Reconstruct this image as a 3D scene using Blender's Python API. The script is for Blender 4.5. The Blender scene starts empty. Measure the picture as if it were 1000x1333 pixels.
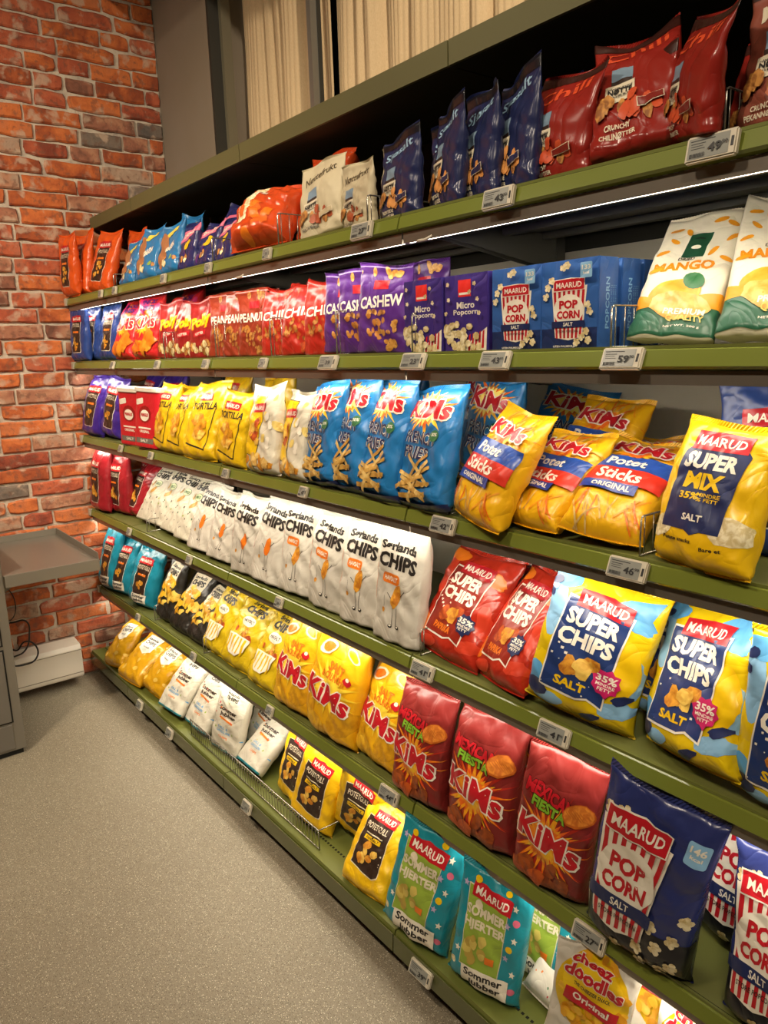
import bpy, bmesh, math, random
from mathutils import Vector, Matrix, noise, Euler
from math import sin, cos, pi, radians, exp

C = bpy.context.scene.collection
# ------------------------------------------------------------------ camera
cam_d = bpy.data.cameras.new('camera'); cam = bpy.data.objects.new('camera', cam_d); C.objects.link(cam)
cam_d.sensor_fit = 'VERTICAL'; cam_d.sensor_height = 36.0; cam_d.lens = 985.0 * 36.0 / 1333.0
cam_d.clip_start = 0.02
CR = (0.789757, -0.612638, -0.030971)      # camera right
CD = (-0.152095, -0.146655, -0.977425)      # camera down
CF = (0.594265, 0.776639, -0.209001)      # camera forward
cam.matrix_world = Matrix(((CR[0], -CD[0], -CF[0], 0), (CR[1], -CD[1], -CF[1], 0), (CR[2], -CD[2], -CF[2], 1.45), (0, 0, 0, 1)))
bpy.context.scene.camera = cam
# ------------------------------------------------------------------ world, exposure
sc = bpy.context.scene
sc.view_settings.view_transform = 'Standard'; sc.view_settings.look = 'None'
sc.view_settings.exposure = -0.14; sc.view_settings.gamma = 1.0; sc.view_settings.use_curve_mapping = False
w = bpy.data.worlds.new('world'); sc.world = w; w.use_nodes = True
w.node_tree.nodes['Background'].inputs[0].default_value = (0.9, 0.75, 0.55, 1)
w.node_tree.nodes['Background'].inputs[1].default_value = 0.15
# ------------------------------------------------------------------ lights
LED_STRENGTH = 25.0
CEIL = 3.45
def area(name, loc, target, size, power, col, shape='DISK', sy=None, spread=None):
    l = bpy.data.lights.new(name, 'AREA'); l.shape = shape; l.size = size
    if sy: l.size_y = sy
    if spread: l.spread = radians(spread)
    l.energy = power; l.color = col
    o = bpy.data.objects.new(name, l); C.objects.link(o); o.location = loc
    o.rotation_euler = (Vector(target) - Vector(loc)).to_track_quat('-Z', 'Y').to_euler()
    return o
WARM = (1.0, 0.83, 0.63)
SPOTS = [((-0.55, -0.6, 2.85), (1.1, 0.6, 0.9), 10), ((-0.55, 0.9, 2.85), (1.1, 1.3, 0.9), 10),
         ((-0.55, 2.3, 2.85), (1.2, 2.6, 1.0), 7), ((-0.5, 1.9, 2.85), (0.75, 3.5, 0.75), 21),
         ((0.75, 0.5, 3.3), (1.65, 2.2, 2.3), 12)]
for p, t, e in SPOTS:
    area('ceiling_spot_light', p, t, 0.05 if p[0] > 0 else 0.16, e, WARM, spread=110)
area('overhead_fill_light', (-0.6, 1.2, 3.4), (-0.6, 1.2, 0), 1.2, 5, (1.0, 0.86, 0.69), 'RECTANGLE', 2.4)  # unseen fill light, added overhead to lift the ambient level

# ------------------------------------------------------------------ helpers
random.seed(7)
def lin(h):
    h = h.lstrip('#'); r = [int(h[i:i+2], 16) / 255 for i in (0, 2, 4)]
    return tuple((c / 12.92 if c <= .04045 else ((c + .055) / 1.055) ** 2.4) for c in r) + (1,)
MATS = {}
def nodes(name):
    m = bpy.data.materials.new(name); m.use_nodes = True; nt = m.node_tree
    return m, nt, nt.nodes['Principled BSDF']
def ramp(nt, stops):
    r = nt.nodes.new('ShaderNodeValToRGB'); e = r.color_ramp.elements
    e[0].position = stops[0][0]; e[0].color = stops[0][1]; e[1].position = stops[-1][0]; e[1].color = stops[-1][1]
    for p, c in stops[1:-1]:
        k = e.new(p); k.color = c
    return r
def noise_node(nt, scale, detail=3, coord='Object', dist=0, stretch=None):
    tc = nt.nodes.new('ShaderNodeTexCoord'); n = nt.nodes.new('ShaderNodeTexNoise')
    n.inputs['Scale'].default_value = scale; n.inputs['Detail'].default_value = detail; n.inputs['Distortion'].default_value = dist
    if stretch:
        mp = nt.nodes.new('ShaderNodeMapping'); mp.inputs['Scale'].default_value = stretch
        nt.links.new(tc.outputs[coord], mp.inputs[0]); nt.links.new(mp.outputs[0], n.inputs['Vector'])
    else: nt.links.new(tc.outputs[coord], n.inputs['Vector'])
    return n
def add_bump(nt, b, fac_socket, strength, distance):
    bp = nt.nodes.new('ShaderNodeBump'); bp.inputs['Strength'].default_value = strength; bp.inputs['Distance'].default_value = distance
    nt.links.new(fac_socket, bp.inputs['Height']); nt.links.new(bp.outputs[0], b.inputs['Normal'])
def foil(hexa, rough=0.27, metal=0.0, hex2=None, scale=60, lo=.4, hi=.6):
    """glossy printed film: flat ink (or two-tone mottled picture print) over a lightly crinkled sheet"""
    key = ('foil', hexa, rough, metal, hex2, scale)
    if key in MATS: return MATS[key]
    m, nt, b = nodes('film_' + hexa)
    b.inputs['Roughness'].default_value = rough; b.inputs['Metallic'].default_value = metal
    b.inputs['Base Color'].default_value = lin(hexa)
    if hex2:
        n = noise_node(nt, scale, 4, dist=.6); r = ramp(nt, [(lo, lin(hexa)), (hi, lin(hex2))])
        nt.links.new(n.outputs[0], r.inputs[0]); nt.links.new(r.outputs[0], b.inputs['Base Color'])
    n = noise_node(nt, 11, 2.5, dist=.9); s1 = nt.nodes.new('ShaderNodeMath'); s1.operation = 'SUBTRACT'; s1.inputs[1].default_value = .5; nt.links.new(n.outputs[0], s1.inputs[0])
    s2 = nt.nodes.new('ShaderNodeMath'); s2.operation = 'ABSOLUTE'; nt.links.new(s1.outputs[0], s2.inputs[0])
    s3 = nt.nodes.new('ShaderNodeMath'); s3.operation = 'POWER'; s3.inputs[1].default_value = .75; nt.links.new(s2.outputs[0], s3.inputs[0])
    add_bump(nt, b, s3.outputs[0], .35, .016)
    MATS[key] = m; return m
def plain(name, hexa, rough=.5, metal=0.0, bump=0, bscale=200, mott=None):
    key = ('plain', name)
    if key in MATS: return MATS[key]
    m, nt, b = nodes(name); b.inputs['Base Color'].default_value = lin(hexa)
    b.inputs['Roughness'].default_value = rough; b.inputs['Metallic'].default_value = metal
    n = noise_node(nt, bscale, 3)
    if bump: add_bump(nt, b, n.outputs[0], bump, .002)
    if mott:
        n2 = noise_node(nt, mott[1], 4); r = ramp(nt, [(.35, lin(hexa)), (.65, lin(mott[0]))])
        nt.links.new(n2.outputs[0], r.inputs[0]); nt.links.new(r.outputs[0], b.inputs['Base Color'])
    MATS[key] = m; return m
def emis(name, col, s):
    m, nt, b = nodes(name); b.inputs['Base Color'].default_value = (.8, .8, .8, 1)
    b.inputs['Emission Color'].default_value = col; b.inputs['Emission Strength'].default_value = s
    return m
class MB:
    def __init__(s): s.v = []; s.f = []
    def box(s, x0, x1, y0, y1, z0, z1):
        k = len(s.v)
        s.v += [(x, y, z) for x in (x0, x1) for y in (y0, y1) for z in (z0, z1)]
        for q in ((0, 1, 3, 2), (4, 6, 7, 5), (0, 4, 5, 1), (2, 3, 7, 6), (0, 2, 6, 4), (1, 5, 7, 3)): s.f.append([k + i for i in q])
        return s
    def prism_y(s, prof, y0, y1):                       # prof: list of (x,z), closed
        k = len(s.v); n = len(prof)
        s.v += [(x, y0, z) for x, z in prof] + [(x, y1, z) for x, z in prof]
        for i in range(n): j = (i + 1) % n; s.f.append([k + i, k + j, k + n + j, k + n + i])
        s.f.append([k + i for i in range(n)][::-1]); s.f.append([k + n + i for i in range(n)])
        return s
    def tube(s, pts, r, n=6, closed=False):
        k = len(s.v); P = [Vector(p) for p in pts]; m = len(P)
        for i, p in enumerate(P):
            a = P[max(0, i - 1)]; c = P[min(m - 1, i + 1)]; t = (c - a).normalized()
            up = Vector((0, 0, 1)) if abs(t.z) < .9 else Vector((1, 0, 0))
            u = t.cross(up).normalized(); w_ = u.cross(t)
            for q in range(n): s.v.append(tuple(p + r * (cos(2 * pi * q / n) * u + sin(2 * pi * q / n) * w_)))
        for i in range(m - 1):
            for q in range(n):
                q2 = (q + 1) % n; s.f.append([k + i * n + q, k + i * n + q2, k + (i + 1) * n + q2, k + (i + 1) * n + q])
        s.f.append([k + q for q in range(n)]); s.f.append([k + (m - 1) * n + q for q in range(n)][::-1])
        return s
    def mesh(s, name):
        me = bpy.data.meshes.new(name); me.from_pydata(s.v, [], s.f); me.update()
        bm = bmesh.new(); bm.from_mesh(me); bmesh.ops.recalc_face_normals(bm, faces=bm.faces); bm.to_mesh(me); bm.free()
        return me
    def obj(s, name, m, parent=None, bevel=0, smooth=False, kind=None):
        me = s.mesh(name); me.materials.append(m)
        if smooth: me.polygons.foreach_set('use_smooth', [True] * len(me.polygons))
        o = bpy.data.objects.new(name, me); C.objects.link(o); o.parent = parent
        if bevel:
            bv = o.modifiers.new('bevel', 'BEVEL'); bv.width = bevel; bv.segments = 2; bv.limit_method = 'ANGLE'
        if kind: o['kind'] = kind
        return o
def tag(o, label, cat, group=None):
    o['label'] = label; o['category'] = cat
    if group: o['group'] = group
    return o
def empty(name, loc=(0, 0, 0)):
    o = bpy.data.objects.new(name, None); o.empty_display_size = .05; C.objects.link(o); o.location = loc; return o

# ------------------------------------------------------------------ the room
YW = 3.52                                                # brick wall plane
def floor_mat():
    m, nt, b = nodes('speckled_floor'); tc = nt.nodes.new('ShaderNodeTexCoord')
    base = noise_node(nt, 1.3, 4); r0 = ramp(nt, [(.3, lin('#847b68')), (.7, lin('#938a76'))]); nt.links.new(base.outputs[0], r0.inputs[0])
    last = r0.outputs[0]
    for sc_, th, col in ((240, .17, '#c2b8a0'), (220, .16, '#5c5344'), (400, .22, '#71664f'), (140, .09, '#d8cfba')):
        v = nt.nodes.new('ShaderNodeTexVoronoi'); v.inputs['Scale'].default_value = sc_; nt.links.new(tc.outputs['Object'], v.inputs['Vector'])
        lt = nt.nodes.new('ShaderNodeMath'); lt.operation = 'LESS_THAN'; lt.inputs[1].default_value = th * 1.7
        nt.links.new(v.outputs['Distance'], lt.inputs[0])
        sp = nt.nodes.new('ShaderNodeSeparateColor'); nt.links.new(v.outputs['Color'], sp.inputs[0])
        g = nt.nodes.new('ShaderNodeMath'); g.operation = 'LESS_THAN'; g.inputs[1].default_value = .55; nt.links.new(sp.outputs[0], g.inputs[0])
        mu = nt.nodes.new('ShaderNodeMath'); mu.operation = 'MULTIPLY'; nt.links.new(lt.outputs[0], mu.inputs[0]); nt.links.new(g.outputs[0], mu.inputs[1])
        mx = nt.nodes.new('ShaderNodeMix'); mx.data_type = 'RGBA'; mx.inputs['B'].default_value = lin(col)
        nt.links.new(mu.outputs[0], mx.inputs['Factor']); nt.links.new(last, mx.inputs['A']); last = mx.outputs['Result']
    nt.links.new(last, b.inputs['Base Color']); b.inputs['Roughness'].default_value = .55
    n = noise_node(nt, 300, 2); add_bump(nt, b, n.outputs[0], .15, .001)
    return m
def struct(mb, name, m, **k):
    o = mb.obj(name, m, **k); o['kind'] = 'structure'; return o
M_PAINT = plain('beige_paint', '#7c705c', .7, mott=('#736853', 2.5))
struct(MB().box(-2.6, 1.9, -3.0, 3.7, -.06, 0), 'floor', floor_mat())
struct(MB().box(-2.6, 1.9, -3.0, 3.7, CEIL, CEIL + .06), 'ceiling', plain('ceiling_paint', '#6c665a', .9))
struct(MB().box(1.2, 1.9, -3.0, YW, 3.0, CEIL), 'trim_1', plain('ceiling_paint', '#6c665a', .9))
struct(MB().box(-2.66, -2.6, -3.0, 3.7, 0, CEIL), 'wall_left', M_PAINT)
struct(MB().box(-2.6, 1.9, -3.06, -3.0, 0, CEIL), 'wall_back', M_PAINT)
wr = struct(MB().box(1.52, 1.9, -3.0, YW, 0, 1.78).box(1.50, 1.9, 3.0, YW, 1.78, CEIL).box(1.50, 1.9, -3.0, -1.4, 1.78, CEIL), 'wall_right', plain('column_paint', '#8c8172', .75, mott=('#857a68', 3)))
# brick wall: mortar bed with every brick its own piece
def mortar_mat():
    m, nt, b = nodes('mortar'); n = noise_node(nt, 14, 6); r = ramp(nt, [(.3, lin('#a4978a')), (.5, lin('#c2b5a2')), (.72, lin('#d2c6b2'))])
    nt.links.new(n.outputs[0], r.inputs[0]); nt.links.new(r.outputs[0], b.inputs['Base Color']); b.inputs['Roughness'].default_value = .9
    n2 = noise_node(nt, 90, 5); add_bump(nt, b, n2.outputs[0], .8, .006); return m
def brick_mat(name, cols, dark=.0):
    m, nt, b = nodes(name); b.inputs['Roughness'].default_value = .85
    n = noise_node(nt, 13, 6, dist=.5); oi = nt.nodes.new('ShaderNodeObjectInfo')
    def shifted(nn, k):
        tc = nt.nodes.new('ShaderNodeTexCoord'); sc2 = nt.nodes.new('ShaderNodeVectorMath'); sc2.operation = 'ADD'
        mm = nt.nodes.new('ShaderNodeMath'); mm.operation = 'MULTIPLY'; mm.inputs[1].default_value = k; nt.links.new(oi.outputs['Random'], mm.inputs[0])
        nt.links.new(tc.outputs['Object'], sc2.inputs[0]); nt.links.new(mm.outputs[0], sc2.inputs[1]); nt.links.new(sc2.outputs[0], nn.inputs['Vector'])
    shifted(n, 41)
    ad = nt.nodes.new('ShaderNodeMath'); ad.operation = 'MULTIPLY_ADD'; ad.inputs[1].default_value = .34; nt.links.new(oi.outputs['Random'], ad.inputs[0])
    sb = nt.nodes.new('ShaderNodeMath'); sb.operation = 'SUBTRACT'; sb.inputs[1].default_value = .17; nt.links.new(n.outputs[0], sb.inputs[0])
    nt.links.new(sb.outputs[0], ad.inputs[2])
    k = len(cols); r = ramp(nt, [(.28 + .44 * i / (k - 1), lin(c)) for i, c in enumerate(cols)])
    nt.links.new(ad.outputs[0], r.inputs[0])
    n3 = noise_node(nt, 45, 5); shifted(n3, 23); r3 = ramp(nt, [(.54, (0, 0, 0, 1)), (.64, (1, 1, 1, 1))]); nt.links.new(n3.outputs[0], r3.inputs[0])
    mx = nt.nodes.new('ShaderNodeMix'); mx.data_type = 'RGBA'; mx.inputs['B'].default_value = lin('#6d4a3a')
    mf = nt.nodes.new('ShaderNodeMath'); mf.operation = 'MULTIPLY'; mf.inputs[1].default_value = .55; nt.links.new(r3.outputs[0], mf.inputs[0])
    nt.links.new(mf.outputs[0], mx.inputs['Factor']); nt.links.new(r.outputs[0], mx.inputs['A']); 
    n4 = noise_node(nt, 16, 5, dist=.3); shifted(n4, 67); r4 = ramp(nt, [(.56, (0, 0, 0, 1)), (.66, (.7, .7, .7, 1))]); nt.links.new(n4.outputs[0], r4.inputs[0])
    my = nt.nodes.new('ShaderNodeMix'); my.data_type = 'RGBA'; my.inputs['B'].default_value = lin('#c2a890'); nt.links.new(r4.outputs[0], my.inputs['Factor']); nt.links.new(mx.outputs['Result'], my.inputs['A'])
    nt.links.new(my.outputs['Result'], b.inputs['Base Color'])
    n2 = noise_node(nt, 55, 6); add_bump(nt, b, n2.outputs[0], .9, .005); return m
wall = struct(MB().box(-2.6, 1.9, YW, YW + .18, 0, CEIL), 'wall_brick', mortar_mat())
BM_ = [brick_mat('brick_orange', ['#8e4426', '#b45c2e', '#cc7038', '#bc6c40']), brick_mat('brick_red', ['#803a26', '#a44e32', '#b85e3c', '#a8644a']),
       brick_mat('brick_brown', ['#6a4434', '#96604a', '#b07c5e', '#a88c76']), brick_mat('brick_soot', ['#4c4642', '#5e5650', '#7c6c5e', '#6c625a'])]
def brick_mesh(L, Hh, seed, mi):
    rnd = random.Random(seed); out = []
    n = max(3, int(L / .035))
    def jit(a): return rnd.uniform(-a, a)
    top = [(-L/2 + L * i / n + (0 if i in (0, n) else jit(.006)), Hh/2 + jit(.003) ) for i in range(n + 1)]
    bot = [(L/2 - L * i / n + (0 if i in (0, n) else jit(.006)), -Hh/2 + jit(.003) ) for i in range(n + 1)]
    for e_ in (0, -1):
        if rnd.random() < .2: top[e_] = (top[e_][0] * (1 - .008 / L), top[e_][1] - .005)
        if rnd.random() < .2: bot[e_] = (bot[e_][0] * (1 - .008 / L), bot[e_][1] + .006)
    ring = top + [(L/2 + jit(.004), jit(.012))] + bot + [(-L/2 + jit(.004), jit(.01))]
    k = len(ring); dep = .011
    v = [(x, 0.004, z) for x, z in ring] + [(x, -dep * .55, z) for x, z in ring] + [(x * (1 - .008 / L), -dep - rnd.uniform(0, .0015), z * (1 - .012 / Hh)) for x, z in ring]
    f = []
    for a in (0, 1):
        for i in range(k): j = (i + 1) % k; f.append([a*k + i, a*k + j, (a+1)*k + j, (a+1)*k + i])
    v.append((0, -dep - .001, 0)); c = len(v) - 1
    for i in range(k): f.append([2*k + i, 2*k + (i + 1) % k, c])
    me = bpy.data.meshes.new('brick'); me.from_pydata(v, [], f); me.update()
    bm = bmesh.new(); bm.from_mesh(me); bmesh.ops.recalc_face_normals(bm, faces=bm.faces); bm.to_mesh(me); bm.free()
    me.materials.append(BM_[mi]); return me
rnd = random.Random(11)
CH = .0668; cands = []
lib = {}
for row in range(int(CEIL / CH)):
    zc = row * CH + CH / 2; x = 1.497
    first = True
    while x > -1.2:
        L = rnd.choice((.225, .215, .235, .115, .11, .205, .22, .12, .17))
        if first: L = rnd.choice((.06, .11, .17, .225, .09))
        xa = x - L
        mi = rnd.choices((0, 1, 2, 3), (46, 30, 20, 2))[0]
        key = (L, rnd.randrange(5), mi)
        if key not in lib: lib[key] = brick_mesh(L, 0.0570, int(key[0] * 1000) * 31 + key[1] * 7 + key[2], mi)
        cands.append((x - L / 2, zc + rnd.uniform(-.002, .002), key)); x = xa - rnd.uniform(.009, .016); first = False
    if 1.49 - (1.5 - 0) >= 0: pass
vis = sorted([c for c in cands if c[0] > .5], key=lambda c: -c[0])
def in_view(c): return c[0] > .52 and not (c[0] > 1.12 and c[1] < 1.95) and c[1] < 2.88 and not (c[0] < .72 and c[1] > 2.5)
near = [c for c in cands if in_view(c)][:300]
ids = set(id(c) for c in near)
for c in near:
    o = bpy.data.objects.new('brick', lib[c[2]]); C.objects.link(o); o.parent = wall; o.location = (c[0], YW, c[1])
    o.rotation_euler = (0, rnd.uniform(-.012, .012), 0)
rest = MB(); 
rb = bmesh.new()
for c in cands:
    if id(c) in ids: continue
    k = len(rb.verts); rb.from_mesh(lib[c[2]])
    rb.verts.ensure_lookup_table()
    for vv in rb.verts[k:]: vv.co += Vector((c[0], YW, c[1]))
rm = bpy.data.meshes.new('brick_rows'); rb.to_mesh(rm); rb.free(); rm.materials.append(BM_[0])
ro = bpy.data.objects.new('brick_rows', rm); C.objects.link(ro); ro.parent = wall; ro['kind'] = 'stuff'

# window front above the shelving: reveal, frame, mullions, curtains
M_FR = plain('window_frame_paint', '#6a6450', .5); M_DK = plain('dark_gap', '#2c2a22', .7); M_AL = plain('mullion_metal', '#8d8c84', .35, .6)
win = struct(MB().box(1.545, 1.585, 2.965, 3.0, 1.78, CEIL).box(1.59, 1.66, -1.4, 3.0, 1.78, 1.80), 'window_1', M_FR)
MB().box(1.50, 1.545, 2.985, 3.001, 1.78, CEIL).obj('shadow_joint', M_DK, win)
for y in (2.37, 1.05, -.2):
    MB().box(1.560, 1.585, y - .012, y + .012, 1.80, CEIL).obj('mullion', M_AL, win)
    MB().box(1.585, 1.60, y - .016, y - .012, 1.80, CEIL).obj('mullion_seal', M_DK, win)
M_GL, nt, b = nodes('window_glass'); b.inputs['Base Color'].default_value = (.02, .025, .03, 1); b.inputs['Roughness'].default_value = .08
MB().box(1.80, 1.81, -1.4, 3.0, 1.84, CEIL).obj('window_pane', M_GL, win)
def curtain_mat():
    m, nt, b = nodes('linen_curtain'); b.inputs['Roughness'].default_value = .9
    n = noise_node(nt, 120, 4, stretch=(6, 6, 1)); r = ramp(nt, [(.3, lin('#c8ae86')), (.7, lin('#d6be96'))]); nt.links.new(n.outputs[0], r.inputs[0])
    n2 = noise_node(nt, 120, 4, stretch=(1, 1, 5)); mx = nt.nodes.new('ShaderNodeMix'); mx.data_type = 'RGBA'; mx.blend_type = 'MULTIPLY'; mx.inputs['Factor'].default_value = .15
    nt.links.new(r.outputs[0], mx.inputs['A']); nt.links.new(n2.outputs[0], mx.inputs['B']); nt.links.new(mx.outputs['Result'], b.inputs['Base Color'])
    add_bump(nt, b, n.outputs[0], .3, .002); return m
CM = curtain_mat()
def curtain(y0, y1, seed, label):
    N = int(abs(y1 - y0) / .006); r = random.Random(seed); ph = r.uniform(0, 6)
    v = []; f = []; K = 6
    for i in range(N + 1):
        y = y0 + (y1 - y0) * i / N
        s = y * 50 + 3.2 * sin(y * 9 + ph) + 1.4 * sin(y * 23) + ph
        wv = .052 * (1 - abs(sin(s / 2)) ** .7) + .010 * sin(s * .37 + 1) - .03 + .004 * sin(y * 310)
        for k in range(K + 1):
            z = 1.80 + (CEIL - .03 - 1.80) * k / K
            v.append((1.655 + wv * (1 - .25 * k / K) + .003 * sin(z * 7 + y * 20), y + .006 * sin(z * 3 + i * .1), z))
    for i in range(N):
        for k in range(K): a = i * (K + 1) + k; f.append([a, a + 1, a + K + 2, a + K + 1])
    me = bpy.data.meshes.new('curtain'); me.from_pydata(v, [], f); me.polygons.foreach_set('use_smooth', [True] * len(f)); me.materials.append(CM)
    o = bpy.data.objects.new('curtain', me); C.objects.link(o)
    so = o.modifiers.new('cloth', 'SOLIDIFY'); so.thickness = .0025
    tag(o, label, 'curtain', 'curtains behind the window frame')
curtain(2.985, 2.36, 1, 'beige linen curtain left of the metal mullion, beside the painted column')
curtain(2.33, 1.07, 2, 'beige linen curtain right of the metal mullion above the green canopy')
curtain(1.04, -.2, 3, 'beige linen curtain furthest right, vanishing behind the canopy')

# ------------------------------------------------------------------ shelving
M_GRN = plain('olive_steel', '#646a30', .35, 0, mott=('#6a7034', 3)); M_RAIL = plain('olive_rail_plastic', '#6f7830', .2)
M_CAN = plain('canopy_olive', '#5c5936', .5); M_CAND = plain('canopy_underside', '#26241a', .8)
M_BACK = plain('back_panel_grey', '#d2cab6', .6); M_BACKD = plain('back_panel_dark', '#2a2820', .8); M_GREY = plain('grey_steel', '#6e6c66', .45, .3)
M_ALU = plain('aluminium_profile', '#8c8478', .35, .7); M_UND = plain('shelf_underside', '#6e6c64', .6, .1); M_BLK = plain('slot_black', '#0d0d0c', .9)
M_LED = emis('led_diffuser', (1.0, .90, .74, 1), LED_STRENGTH)
M_DECK = plain('deck_olive', '#666a36', .4)
SZ = {'S1': 1.708, 'S2': 1.441, 'S3': 1.12, 'S4': .785, 'S5': .42}
XB = 1.48
BAYS = [(3.006, 3.505, 'narrow olive shelving bay against the brick wall'), (2.114, 3.004, 'olive shelving bay, second from the brick wall, holding the leaning white bags'),
        (1.222, 2.112, 'olive shelving bay in the middle, from the silvery bags to the fries bags'), (.331, 1.220, 'olive shelving bay with the potato sticks, snack mix and navy popcorn bags'),
        (-.56, .329, 'olive shelving bay running out of the photo at the right edge')]
def board(bay, key, z, y0, y1):
    xf = 1.0; g = .0015
    b = MB().prism_y([(xf + .004, z), (XB - .01, z), (XB - .01, z - .006), (xf + .035, z - .006), (xf + .035, z - .012), (xf + .004, z - .012)], y0 + g, y1 - g).obj('shelf_board', M_DECK, bay)
    MB().prism_y([(xf - .001, z - .0015), (xf + .003, z - .001), (xf + .004, z - .032), (xf - .007, z - .030), (xf - .011, z - .026), (xf - .004, z - .003)], y0 + g, y1 - g).obj('price_rail', M_RAIL, b)
    MB().prism_y([(xf - .0005, z + .0035), (xf + .0035, z + .0035), (xf + .0035, z - .001), (xf - .0005, z - .001)], y0 + g, y1 - g).obj('rail_lip', M_GRN, b)
    MB().box(xf + .0036, xf + .0075, y0 + g, y1 - g, z - .001, z + .0007).obj('rail_groove', M_BLK, b)
    MB().prism_y([(xf + .002, z - .033), (xf + .068, z - .026), (xf + .068, z - .040), (xf + .062, z - .0445), (xf + .010, z - .0445), (xf + .0086, z - .0529), (xf + .002, z - .0529)], y0 + g, y1 - g).obj('lamp_profile', M_ALU, b)
    MB().prism_y([(xf + .0105, z - .0447), (xf + .030, z - .0447), (xf + .015, z - .0520), (xf + .0105, z - .0525)], y0 + .01, y1 - .01).obj('light_strip', M_LED, b)
    u = MB()
    for xa in (1.12, 1.27, 1.40): u.box(xa, xa + .025, y0 + .01, y1 - .01, z - .022, z - .006)
    u.obj('stiffener', M_UND, b)
    MB().box(xf + .04, XB - .012, y0 + .004, y1 - .004, z - .008, z - .0061).obj('underside_sheet', M_UND, b)
    if key in ('S1', 'S2'):
        s = MB(); n = int((y1 - y0) / .018)
        for i in range(n):
            ya = y0 + .01 + i * .018
            for xa in (1.08, 1.155, 1.20, 1.31): s.box(xa, xa + .035, ya, ya + .007, z - .0088, z - .0080)
        s.obj('slot_rows', M_BLK, b, kind='stuff')
    for yb in (y0 + .012, y1 - .012):
        MB().prism_y([(1.06, z - .010), (XB - .02, z - .010), (XB - .02, z - .085), (XB - .05, z - .085), (1.06, z - .028)], yb - .0015, yb + .0015).obj('bracket', M_UND, b)
    return b
for y0, y1, lab in BAYS:
    bay = tag(empty('shelving_bay', (0, 0, 0)), lab, 'shelf', 'olive shelving bays')
    for k, z in SZ.items(): board(bay, k, z, y0, y1)
    bb = MB().box(.931, XB - .01, y0 + .001, y1 - .001, .105, .115).obj('base_shelf', M_GRN, bay)
    MB().prism_y([(.930, .116), (.934, .116), (.934, .058), (.926, .058), (.924, .066), (.927, .108)], y0 + .001, y1 - .001).obj('front_plate', M_GRN, bb)
    MB().prism_y([(.9215, .108), (.9235, .108), (.9215, .062), (.9195, .062)], y0 + .001, y1 - .001).obj('price_channel', plain('clear_channel', '#565a34', .15), bb)
    s = MB(); n = int((y1 - y0) / .0125)
    for i in range(n): s.box(.985, .991, y0 + .006 + i * .0125, y0 + .0125 + i * .0125, .1148, .1154)
    s.obj('slot_rows', M_BLK, bb, kind='stuff')
    MB().box(.975, .985, y0, y1, 0.0, .105).obj('kick_plate', plain('kick_dark', '#2c2b26', .7), bay)
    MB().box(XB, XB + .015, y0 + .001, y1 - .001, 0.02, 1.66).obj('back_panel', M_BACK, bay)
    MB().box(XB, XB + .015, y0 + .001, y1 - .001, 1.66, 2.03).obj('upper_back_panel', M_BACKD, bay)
    MB().box(XB - .03, XB - .001, y1 - .016, y1 - .001, 0.0, 2.0).obj('upright', M_GREY, bay)
    # canopy: fascia, sloping soffit and top
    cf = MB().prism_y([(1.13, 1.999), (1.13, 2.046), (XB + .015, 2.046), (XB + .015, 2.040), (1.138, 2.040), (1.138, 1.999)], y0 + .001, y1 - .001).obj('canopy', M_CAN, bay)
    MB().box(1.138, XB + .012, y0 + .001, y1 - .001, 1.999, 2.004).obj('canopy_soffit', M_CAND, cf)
# end clips on the rails at the wall
for i, (k, z) in enumerate(SZ.items()):
    c = MB().box(.985, 1.003, 3.485, 3.512, z - .030, z + .001).obj('rail_end_clip', plain('clear_plastic', '#b5ac98', .2), bevel=.002)
    tag(c, 'small clear end clip on the ' + ['first', 'second', 'third', 'fourth', 'fifth'][i] + ' shelf rail from the top, at the brick wall', 'clip', 'clips on the rail ends')
# white hooks under the rails
for nm, y, z in (('by the navy almond pouches', 1.17, 1.66), ('under the navy and pink bags', 1.93, 1.66)):
    h = MB().tube([(1.01, y + .03, z + .002), (1.005, y + .01, z - .004), (1.0, y - .02, z - .006), (1.003, y - .035, z - .001), (1.012, y - .03, z + .004)], .0028)
    tag(h.obj('cable_hook', plain('white_plastic', '#d8cfbd', .4), smooth=True), 'small white hook under the top shelf light, ' + nm, 'hook', 'hooks under the top shelf')

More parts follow.
